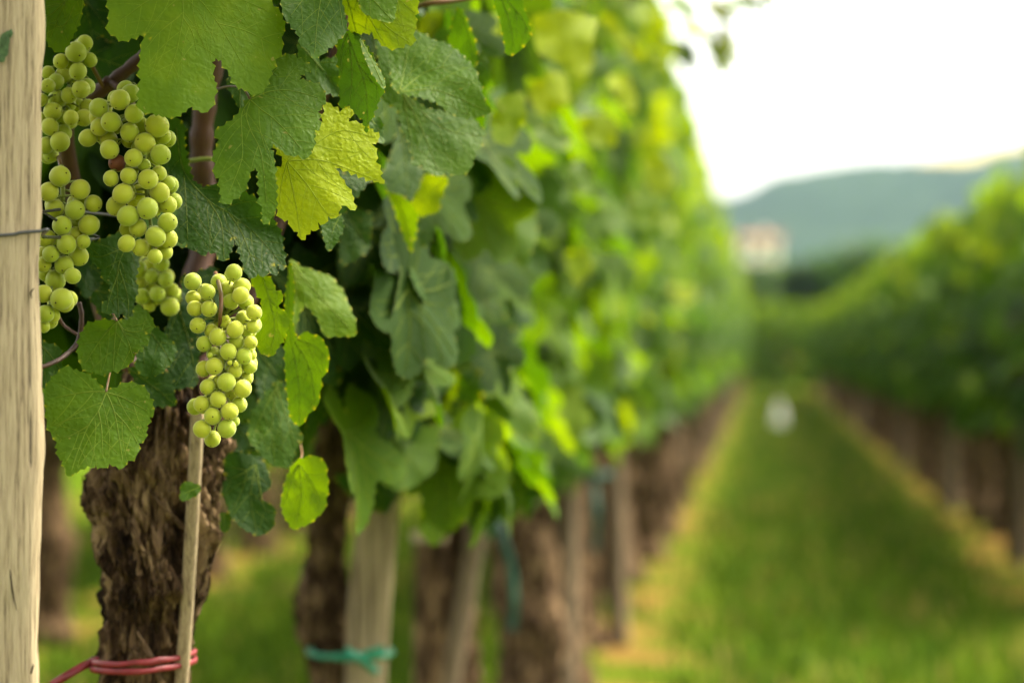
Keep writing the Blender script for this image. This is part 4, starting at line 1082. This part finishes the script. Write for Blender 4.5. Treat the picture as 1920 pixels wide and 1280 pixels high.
# ------------------------------------------------------------------ the other vines
def trunk_variant(seed):
    rng = random.Random(seed)
    x = 0; path, rad = [], []
    for i in range(14):
        z = -.03 + .78 * i / 13; x += rng.gauss(0, .007)
        path.append(Vector((x, rng.gauss(0, .006), z)))
        rad.append(.060 + .014 * mnoise.noise((seed, 0, z * 6)) + (.018 if z < .05 else 0) + .020 * max(0, (z - .45) / .3))
    V, F, mi = trunk_geometry(path, rad, seed, 40, 70, .008, 50)
    # short arms of the head
    geo = (V, F)
    for s in (-1, 1):
        v, f = tube(spline([path[-2], path[-1] + Vector((0, s * .06, .05)), path[-1] + Vector((.02, s * .22, .12)), path[-1] + Vector((.0, s * .40, .16))], 6), [.034 - .022 * i / 18 for i in range(19)], 8)
        off = len(V); V += v; F += [tuple(i + off for i in q) for q in f]; mi += [0] * len(f)
    for k in range(5):
        y = rng.uniform(-.4, .4); v, f = tube(spline([Vector((0, y, .80)), Vector((rng.gauss(0, .04), y + rng.gauss(0, .05), 1.0)), Vector((rng.gauss(0, .05), y + rng.gauss(0, .1), 1.25))], 5), [.006 - .004 * i / 10 for i in range(11)], 6)
        off = len(V); V += v; F += [tuple(i + off for i in q) for q in f]; mi += [0] * len(f)
    me = bpy.data.meshes.new('trunk'); me.from_pydata([tuple(v) for v in V], [], F)
    me.materials.append(M['bark']); me.materials.append(M['bark_light'])
    me.polygons.foreach_set('use_smooth', [True] * len(me.polygons)); me.polygons.foreach_set('material_index', mi); me.update()
    return me
TRUNKS = [trunk_variant(s) for s in (21, 22, 23, 24)]

def link_child(name, data, parent, rz=0.0):
    o = bpy.data.objects.new(name, data); COL.objects.link(o); o.parent = parent; o.rotation_euler = (0, 0, rz); return o

CT, CB = 1.76, .60
def project(p):
    q = MW.inverted() @ p
    return 960 + q.x / -q.z * FPX, 640 - q.y / -q.z * FPX, -q.z

# leaves of the first vine that fill its depth, behind what is traced above
rng0 = random.Random(71); L0 = []
for (p, m3, s, t) in leaf_set(rng0, 520, .17, -.33, .45, .70, CT, .078):
    wpos = VINE0.location + p; px, py, D = project(wpos)
    if py > -120 and px < 780 and D < 1.95: continue
    if px < 1000 and py > -120 and D < 2.0: continue
    if py > 640 and px < 560: continue
    if -300 < py <= -120 and D < 1.72: continue
    L0.append((p, m3, s, max(0, t - .12)))
for _ in range(60):                    # unseen leaves above the frame, added to block light from the sky
    px, py, D = rng0.uniform(-100, 900), rng0.uniform(-900, -330), rng0.uniform(1.58, 1.9)
    p = at(px, py, D) - VINE0.location
    nv = Vector((.8 + rng0.gauss(0, .4), -.4 + rng0.gauss(0, .4), .7 + rng0.gauss(0, .3)))
    L0.append((p, frame_of(nv, Vector((.4, rng0.gauss(0, .4), -.8))), .07 * rng0.uniform(.7, 1.1), max(0, rng0.gauss(.35, .12))))
for _ in range(90):                     # filler leaves deep inside, the shade put into their dark tint
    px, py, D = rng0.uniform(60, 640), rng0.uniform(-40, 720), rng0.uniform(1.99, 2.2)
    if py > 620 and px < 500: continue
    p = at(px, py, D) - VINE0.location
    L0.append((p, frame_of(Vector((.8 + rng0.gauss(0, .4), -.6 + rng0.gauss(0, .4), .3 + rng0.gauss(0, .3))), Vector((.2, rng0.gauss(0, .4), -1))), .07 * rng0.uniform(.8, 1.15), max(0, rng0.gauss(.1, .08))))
n_hero = sum(1 for o in VINE0.children if o.name.startswith('leaf'))
def split_parts(vine, leaves, n):
    key = []
    for k, (p, m3, s, t) in enumerate(leaves):
        px, py, D = project(vine.location + p)
        vis = -40 < px < 1960 and -40 < py < 1320
        key.append((0 if vis else 1, D - 1.5 * p.x if vis else D, k))
    key.sort(); a = [leaves[k] for _, _, k in key[:n]]; b = [leaves[k] for _, _, k in key[n:]]
    return a, b
a, b = split_parts(VINE0, L0, max(0, 100 - n_hero))
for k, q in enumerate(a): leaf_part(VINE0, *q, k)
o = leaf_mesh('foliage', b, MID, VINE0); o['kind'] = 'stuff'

LABELS = ['second vine, with a bulging trunk tied in bright green to a wide stake',
          'third vine, soft in the blur, with a sawn pale stump and dark green tie',
          'fourth vine, brown blurred trunk with a faint green tie under the leaves',
          'fifth vine of the left row, with a loose shoot drooping against the white sky',
          'sixth vine of the left row, between the drooping shoot and the far blur',
          'seventh vine of the left row, its trunk merging into the brown blur']
NEAR = [VINE0]
def zq(s, x0, y0, P): return [(x0 + x / s, y0 + y / s) for x, y in P]
Q5 = lambda *P: zq(2.133, 400, 400, P)
Q7 = lambda *P: zq(1.6, 900, 0, P)
SOFT = {1: [  # outline, distance, tint, tilt right, tilt down
  (Q5((600, 660), (700, 630), (840, 640), (830, 760), (790, 820), (700, 870), (640, 830), (600, 740)), 2.40, .42, .3, -.5),
  (Q5((620, 980), (700, 920), (800, 850), (900, 850), (900, 950), (880, 1030), (800, 1090), (750, 1110), (680, 1080), (630, 1030)), 2.30, .45, .3, -.6),
  (Q5((480, 1050), (600, 1030), (700, 1090), (740, 1120), (690, 1200), (600, 1180), (520, 1100)), 2.40, .12, .3, -.3),
  (Q5((820, 1270), (830, 1150), (900, 1120), (950, 1120), (940, 1280), (880, 1330)), 2.50, .55, .2, -.4),
  (Q5((790, 130), (860, 90), (880, 160), (870, 250), (900, 330), (930, 420), (860, 440), (800, 390), (760, 330), (780, 220)), 2.20, .28, .5, -.5),
  (Q5((980, 640), (1060, 610), (1090, 690), (1060, 750), (1010, 780), (970, 720)), 2.45, .15, -.2, -.3),
  (Q5((440, 600), (480, 590), (520, 640), (500, 690), (440, 690)), 2.05, .32, .4, -.5),
  (Q5((360, 790), (440, 700), (470, 740), (420, 850), (390, 920)), 2.05, .30, .4, -.3),
  (Q7((160, 50), (250, 30), (350, 60), (330, 160), (240, 190), (170, 150)), 2.45, .88, .2, -.5),
  (Q7((60, 290), (130, 280), (140, 350), (90, 440), (40, 420), (30, 360)), 2.25, .70, .2, -.4),
  (Q7((0, 60), (50, 40), (60, 110), (20, 150), (-20, 120)), 2.25, .80, .2, -.4)],
 2: [(Q5((1060, 800), (1100, 660), (1200, 690), (1280, 780), (1290, 900), (1180, 870), (1080, 830)), 2.60, .46, .4, -.7),
  (Q5((990, 850), (1060, 830), (1180, 880), (1220, 960), (1180, 1080), (1100, 1100), (1020, 1050), (985, 950)), 2.65, .44, .3, -.5),
  (Q5((1110, 1100), (1200, 1050), (1240, 1120), (1210, 1230), (1150, 1230)), 2.75, .5, .2, -.4),
  (Q5((1090, 340), (1150, 380), (1210, 480), (1220, 600), (1170, 640), (1120, 560), (1080, 430)), 2.5, .32, .4, -.5),
  (Q7((150, 240), (200, 210), (260, 230), (265, 310), (220, 330), (180, 345), (150, 300)), 2.8, .95, .2, -.4),
  (Q7((385, 230), (440, 225), (470, 300), (460, 340), (420, 310)), 3.2, .95, .1, -.5),
  (Q7((355, 50), (400, 55), (450, 110), (495, 175), (470, 185), (420, 140)), 3.3, .9, .4, -.4),
  (Q7((300, 350), (380, 340), (415, 380), (400, 440), (340, 435), (305, 400)), 3.0, .78, .2, -.5),
  (Q7((150, 400), (200, 385), (270, 410), (260, 450), (180, 440)), 2.9, .45, .2, -.9),
  (Q7((260, 510), (310, 470), (345, 520), (340, 580), (290, 580), (260, 550)), 3.0, .50, .3, -.6),
  (Q7((270, 130), (330, 120), (340, 190), (300, 250), (265, 200)), 2.9, .9, .2, -.4),
  (Q7((250, 760), (310, 740), (340, 800), (290, 860)), 2.9, .75, .2, -.4)],
 3: [(Q7((560, 860), (640, 860), (650, 900), (600, 920)), 5.2, .85, .2, -.7),
  (Q7((320, 640), (380, 610), (420, 670), (380, 740), (330, 700)), 3.9, .42, .4, -.6),
  (Q7((440, 600), (520, 580), (540, 640), (500, 690), (450, 660)), 4.2, .60, .3, -.6),
  (Q7((480, 480), (560, 470), (590, 540), (560, 590), (500, 560)), 4.3, .8, .2, -.5)]}
def soft_leaves(v, k):
    L = SOFT.get(k, [])
    for i, (P_, D_, t_, a_, b_) in enumerate(L):
        c_ = min(P_, key=lambda p: p[1]); q_ = max(P_, key=lambda p: p[1]); m_ = ((c_[0] + q_[0]) / 2 + 3, (c_[1] + q_[1]) / 2)
        hero_leaf(v, P_, [[c_, m_, q_]], D_, a_, b_, .12, (c_, q_), 5, t_, 20, 3, None, None, 900 + 50 * k + i, 13, True)
    return len(L)
for k in range(1, 7):
    Y = 1.85 + .9 * k
    v = thing('grapevine', LABELS[k - 1], 'grapevine', (ROW_L, Y, 0), 0, 'vines of the left row'); NEAR.append(v)
    if k == 1:
        trunk_from_px(v, [(720, 590, 690), (800, 590, 690), (870, 580, 680), (940, 578, 655), (1000, 578, 645), (1070, 570, 650), (1120, 552, 655), (1160, 548, 652), (1200, 566, 655), (1280, 584, 665)], 2.74, 9,
                      [(-.03, .0, .055), (.1, 0, .042), (.3, 0, .034)], depth=.008, nth=70, nz=150, strips=160)
    elif k == 2:
        trunk_from_px(v, [(760, 800, 900), (860, 800, 905), (960, 825, 900), (1040, 830, 890), (1150, 800, 895), (1280, 790, 900)], 3.65, 10, [(-.03, 0, .065), (.08, 0, .05)], depth=.008, nth=60, nz=110, strips=90)
        V, F = stake_geometry(at(805, 1005, 3.58).z, .026, .024, 12, -.02)
        o = mesh_obj('stump', rel(v, [p + Vector((at(803, 1005, 3.58).x, 3.58, 0)) for p in V]), F, M['bark'], v)
        zt = at(805, 1003, 3.58).z + .004; c = at(805, 1003, 3.58); n = 16
        Vc = [Vector((c.x, c.y, zt + .004))] + [Vector((c.x + .027 * math.cos(i * 6.2832 / n), c.y + .024 * math.sin(i * 6.2832 / n), zt)) for i in range(n)] + [Vector((c.x + .026 * math.cos(i * 6.2832 / n), c.y + .024 * math.sin(i * 6.2832 / n), zt - .012)) for i in range(n)]
        Fc = [(0, 1 + i, 1 + (i + 1) % n) for i in range(n)] + [(1 + i, 1 + n + i, 1 + n + (i + 1) % n, 1 + (i + 1) % n) for i in range(n)]
        mesh_obj('sawn_face', rel(v, Vc), Fc, M['post'], v)
    else:
        o = link_child('trunk', TRUNKS[k % 4], v, math.pi * (k // 4 % 2))
    rng = random.Random(200 + k)
    Ls = leaf_set(rng, 600 if k < 3 else 460, .17, -.46, .46, CB + .02, CT + .02, .075)
    out = []
    for (p, m3, s, t) in Ls:
        px, py, D = project(v.location + p)
        if k == 1 and 585 < px < 690 and 640 < py < 860 and D < 2.8: continue
        if px < 640 and D < 2.3: continue
        if k == 1 and py > 850 and px < 830: continue
        if k == 2 and py > 880: continue
        out.append((p, m3, s, t))
    n_soft = soft_leaves(v, k)
    a, b = split_parts(v, out, (91 if k == 4 else 100) - n_soft)
    for i, q in enumerate(a): leaf_part(v, *q, i + k)
    o = leaf_mesh('foliage', b, MID, v); o['kind'] = 'stuff'

# loose shoot leaning out of the row against the sky
v4 = NEAR[4]
L = [Vector((-.30, 5.2, 1.52)), Vector((-.22, 5.1, 1.60)), at(1290, -40, 5.0), at(1345, 20, 4.9), at(1358, 90, 4.9), at(1330, 130, 4.9)]
vv, ff = tube(spline(L, 6), [.0075 - .004 * i / 30 for i in range(31)], 8); mesh_obj('cane', rel(v4, vv), ff, M['petiole'], v4)
L = [at(1290, -40, 5.0), at(1370, -30, 4.9), at(1425, 0, 4.9)]
vv, ff = tube(spline(L, 6), .003, 8); mesh_obj('cane', rel(v4, vv), ff, M['petiole'], v4)
for (px, py, s, t, nx_, ty) in ((1268, 10, .06, .6, (.6, -.5, .8), (.5, 0, -.8)), (1288, 95, .05, .5, (.8, -.6, .3), (.1, 0, -1)), (1345, 25, .05, .8, (.3, -.6, .6), (.6, 0, .4)), (1300, 62, .062, .8, (.3, .2, 1), (.9, 0, .2)), (1356, 75, .055, .8, (1, -.6, .3), (-.4, .2, -1)), (1340, 95, .062, .75, (.8, -.5, .6), (-.35, 0, -1)), (1385, 5, .055, .55, (.2, -.5, 1), (.3, 0, -.8)), (1436, -20, .050, .4, (1, -.5, .2), (0, 0, -1)), (1365, 15, .03, .9, (.2, -.4, 1), (.8, 0, -.3))):
    p = rel(v4, [at(px, py, 4.9)])[0]; leaf_part(v4, p, frame_of(Vector(nx_), Vector(ty)), s, t, int(px))

# shared crowns for vines that lie deep in the blur
CROWNS = []
for s in range(5):
    o = leaf_mesh('crown', leaf_set(random.Random(300 + s), 430, .17, -.47, .47, CB, CT, .078), LOW); CROWNS.append(o.data); bpy.data.objects.remove(o)
CROWNS_R = []
for s in range(5):
    o = leaf_mesh('crown', [(p, m, sz, max(0, t - .13 + .08 * max(0, (p.z - 1.1) / .3))) for p, m, sz, t in leaf_set(random.Random(400 + s), 430, .19, -.47, .47, .50, 1.40, .078, (1, -.25, .85))], LOW); CROWNS_R.append(o.data); bpy.data.objects.remove(o)  # right row crowns, sunlight on their tops put into the leaf tint
CROWNS_E = []
for s in range(3):
    o = leaf_mesh('crown', [(p, m, sz, min(1, t * .6 + .14)) for p, m, sz, t in leaf_set(random.Random(500 + s), 620, .22, -.47, .47, .08, 1.62, .085)], LOW); CROWNS_E.append(o.data); bpy.data.objects.remove(o)
def far_vine(x, y, k, crowns, label, group, rz=0.0, z=0.0, stake_group=None, stake_side=1):
    v = thing('grapevine', label, 'grapevine', (x, y, z), rz + (math.pi if k % 2 else 0) * 0, group)
    link_child('trunk', TRUNKS[k % 4], v, math.pi * (k // 4 % 2)); link_child('crown', crowns[k % len(crowns)], v, 0)
    return v
STAKES = []
for s in range(3):
    V, F = stake_geometry(.95 + .08 * s, .02 + .004 * s, .02, 60 + s, -.02, (.03 * (s - 1), .02)); me = bpy.data.meshes.new('stake'); me.from_pydata([tuple(q) for q in V], [], F)
    me.materials.append(M['stake']); me.polygons.foreach_set('use_smooth', [True] * len(me.polygons)); me.update(); STAKES.append(me)
def far_stake(x, y, k, label, group):
    o = bpy.data.objects.new('stake', STAKES[k % 3]); COL.objects.link(o); o.location = (x, y, 0); o.rotation_euler = (0, 0, k * 1.7); tag(o, label, 'stake', group)
for k in (3, 5):
    far_stake(ROW_L + .085, 1.85 + .9 * k + (.03 if k % 2 else -.04), k, 'blurred pale stake standing among the brown trunks of the left row', 'stakes of the left row')
for k in range(7, 43):
    Y = 1.85 + .9 * k
    far_vine(ROW_L + .02 * math.sin(k * 1.7), Y, k, CROWNS, 'blurred vine far along the left row with a brown trunk and green crown', 'far vines of the left row')
    if k % 3 == 0: far_stake(ROW_L + .085, Y + .05 * math.sin(k * 3), k, 'blurred pale stake standing among the brown trunks of the left row', 'stakes of the left row')
for k in range(37):
    Y = 7.4 + .92 * k
    far_vine(ROW_R + .02 * math.sin(k * 2.3), Y, k, CROWNS_R, 'blurred vine in the lower right-hand row with dull green crown and dark trunk', 'vines of the right row')
    if k % 4 == 1: far_stake(ROW_R - .09, Y + .3 * math.sin(k), k, 'blurred pale stake among the dark trunks of the right-hand row', 'stakes of the right row')
for k in range(9):
    far_vine(ROW_LL, 5.3 + .95 * k, k, CROWNS, 'vine of the row behind, its trunk glimpsed beside the timber post', 'vines of the row behind')
for k in range(9):
    far_vine(-2.2 + .85 * k, 44.5 + .1 * math.sin(k), k, CROWNS_E, 'blurred green vine crossing the far end of the grass alley', 'vines closing the alley', math.pi / 2)

# ------------------------------------------------------------------ unidentified white thing at the end of the alley, shape chosen to catch light
def build_white_object():
    x = at(1457, 800, 24.0).x + .02
    prof = [(.0, 0.0), (.10, 0.0), (.125, .03), (.13, .08), (.12, .15), (.10, .21), (.075, .26), (.05, .295), (.035, .315), (.045, .335), (.05, .35), (.03, .352), (0, .33)]
    V, F = [], []; n = 32
    for i, (r_, z) in enumerate(prof):
        for j in range(n):
            a = 6.28319 * j / n; q = 1 + .14 * mnoise.noise((math.cos(a) * 1.8, math.sin(a) * 1.8, z * 14)) + .10 * math.sin(a * 7 + z * 5) * min(1, z * 3)
            V.append(Vector((r_ * q * math.cos(a), r_ * q * math.sin(a), z)))
    for i in range(len(prof) - 1):
        for j in range(n):
            a, b = i * n + j, i * n + (j + 1) % n; F.append((a, b, b + n, a + n))
    o = mesh_obj('white_object', V, F, simple('plain_white', (.85, .85, .80), .45, .5)); o.location = (x, 24.0, 0); o.scale = (.45, .45, .75)
    tag(o, 'small white unidentified object standing on the grass at the far end of the alley', 'bag')
build_white_object()

# ------------------------------------------------------------------ hedge, house beyond the vines
def hedge_tree(x, y, w_, h, seed, label):
    rng = random.Random(seed); z = gz(y)
    t = thing('tree', label, 'tree', (x, y, z - .05), 0, 'dark trees behind the vineyard')
    v, f = tube(spline([(0, 0, 0), (.05, 0, h * .3), (.0, .05, h * .7)], 5), [.14 - .10 * i / 10 for i in range(11)], 10); mesh_obj('trunk', v, f, M['bark'], t)
    L = []
    lob = [(rng.gauss(0, w_ * .35), rng.gauss(0, w_ * .3), h * rng.uniform(.3, .85), w_ * rng.uniform(.25, .45)) for _ in range(9)]
    for _ in range(900):
        cx, cy, cz, r = rng.choice(lob); d = Vector((rng.gauss(0, 1), rng.gauss(0, 1), rng.gauss(0, 1))).normalized() * r * rng.uniform(.55, 1.05)
        p = Vector((cx + d.x, cy + d.y, max(.1, cz + d.z)))
        L.append((p, frame_of(d + Vector((0, 0, .3)), Vector((rng.gauss(0, 1), rng.gauss(0, 1), -.6))), rng.uniform(.16, .30), max(0, min(1, rng.gauss(.2, .1)))))
    leaf_mesh('crown', L, LOW, t)
k = 0
for x in np.linspace(-5, 7.5, 9):
    hedge_tree(float(x) + .3 * math.sin(k * 2.2), 74 + 1.5 * math.cos(k * 1.9), 2.0, 3.1 + .4 * math.sin(k * 1.3), 500 + k, 'dark green tree in the line behind the crossing vines'); k += 1

def house():
    X, Y = -.35, 300.0; z = gz(Y) + 1.5; t = thing('house', 'cream house with terracotta roof below the hill, half hidden by the left row', 'house', (X, Y, z))
    wm = simple('cream_render', (.84, .78, .64), .9, .1, 3, .12); rm = simple('terracotta_tiles', (.30, .12, .06), .85, .15, 6, .4, None, .02, (1, 6, 1)); gm = simple('window_glass', (.03, .035, .04), .15, .5); fm = simple('shutter_wood', (.14, .09, .055), .7, .2)
    w_, d, h, rh = 4.9, 6.0, 3.1, .5
    V = [Vector(p) for p in ((-w_/2, -d/2, -2), (w_/2, -d/2, -2), (w_/2, d/2, -2), (-w_/2, d/2, -2), (-w_/2, -d/2, h), (w_/2, -d/2, h), (w_/2, d/2, h), (-w_/2, d/2, h), (-w_/2, 0, h + rh), (w_/2, 0, h + rh))]
    F = [(0, 1, 5, 4), (1, 2, 6, 9, 5), (2, 3, 7, 6), (3, 0, 4, 8, 7)]
    mesh_obj('wall', V, F, wm, t, False)
    e, th = .35, .16; geo = []
    for s in (-1, 1):
        a = [(-w_/2 - e, s * (d/2 + e), h - e * rh / (d/2)), (w_/2 + e, s * (d/2 + e), h - e * rh / (d/2)), (w_/2 + e, 0, h + rh), (-w_/2 - e, 0, h + rh)]
        V = [Vector(p) + Vector((0, 0, .02)) for p in a] + [Vector(p) + Vector((0, 0, th)) for p in a]
        geo.append((V, [(0, 1, 2, 3), (7, 6, 5, 4), (0, 4, 5, 1), (1, 5, 6, 2), (3, 2, 6, 7), (0, 3, 7, 4)]))
    v, f = join(geo); ro = mesh_obj('roof', v, f, rm, t, False)
    def boxm(c, s): 
        x, y, z_ = c; a, b, q = (i / 2 for i in s)
        return [Vector((x + i * a, y + j * b, z_ + k_ * q)) for k_ in (-1, 1) for j in (-1, 1) for i in (-1, 1)], [(0, 2, 3, 1), (4, 5, 7, 6), (0, 1, 5, 4), (2, 6, 7, 3), (0, 4, 6, 2), (1, 3, 7, 5)]
    v, f = boxm((.6, .9, h + rh + .2), (.6, .6, 1.4)); ch = mesh_obj('chimney', v, f, wm, None, False); ch.parent = ro
    for x in (-1.2, 1.1):
        v, f = boxm((x, -d/2 - .03, 2.0), (1.0, .10, 1.3)); fr = mesh_obj('window', v, f, fm, t, False)
        v, f = boxm((x, -d/2 - .07, 2.0), (.8, .06, 1.1)); pn = mesh_obj('pane', v, f, gm, None, False); pn.parent = fr
house()

# ------------------------------------------------------------------ air between here and the hill
def haze():
    x0, x1, y0, y1, z0, z1 = -1700, 1700, -30, 1420, -8, 215
    V = [(x, y, z) for z in (z0, z1) for y in (y0, y1) for x in (x0, x1)]
    F = [(0, 2, 3, 1), (4, 5, 7, 6), (0, 1, 5, 4), (2, 6, 7, 3), (0, 4, 6, 2), (1, 3, 7, 5)]
    m = bpy.data.materials.new('haze_air'); m.use_nodes = True; n = m.node_tree.nodes; l = m.node_tree.links
    n.remove(n['Principled BSDF']); v = n.new('ShaderNodeVolumePrincipled'); v.inputs['Color'].default_value = (.52, .70, .96, 1); v.inputs['Density'].default_value = .00013; v.inputs['Anisotropy'].default_value = .2
    l.new(v.outputs[0], n['Material Output'].inputs['Volume'])
    o = mesh_obj('haze', V, F, m, None, False); o['kind'] = 'stuff'
haze()
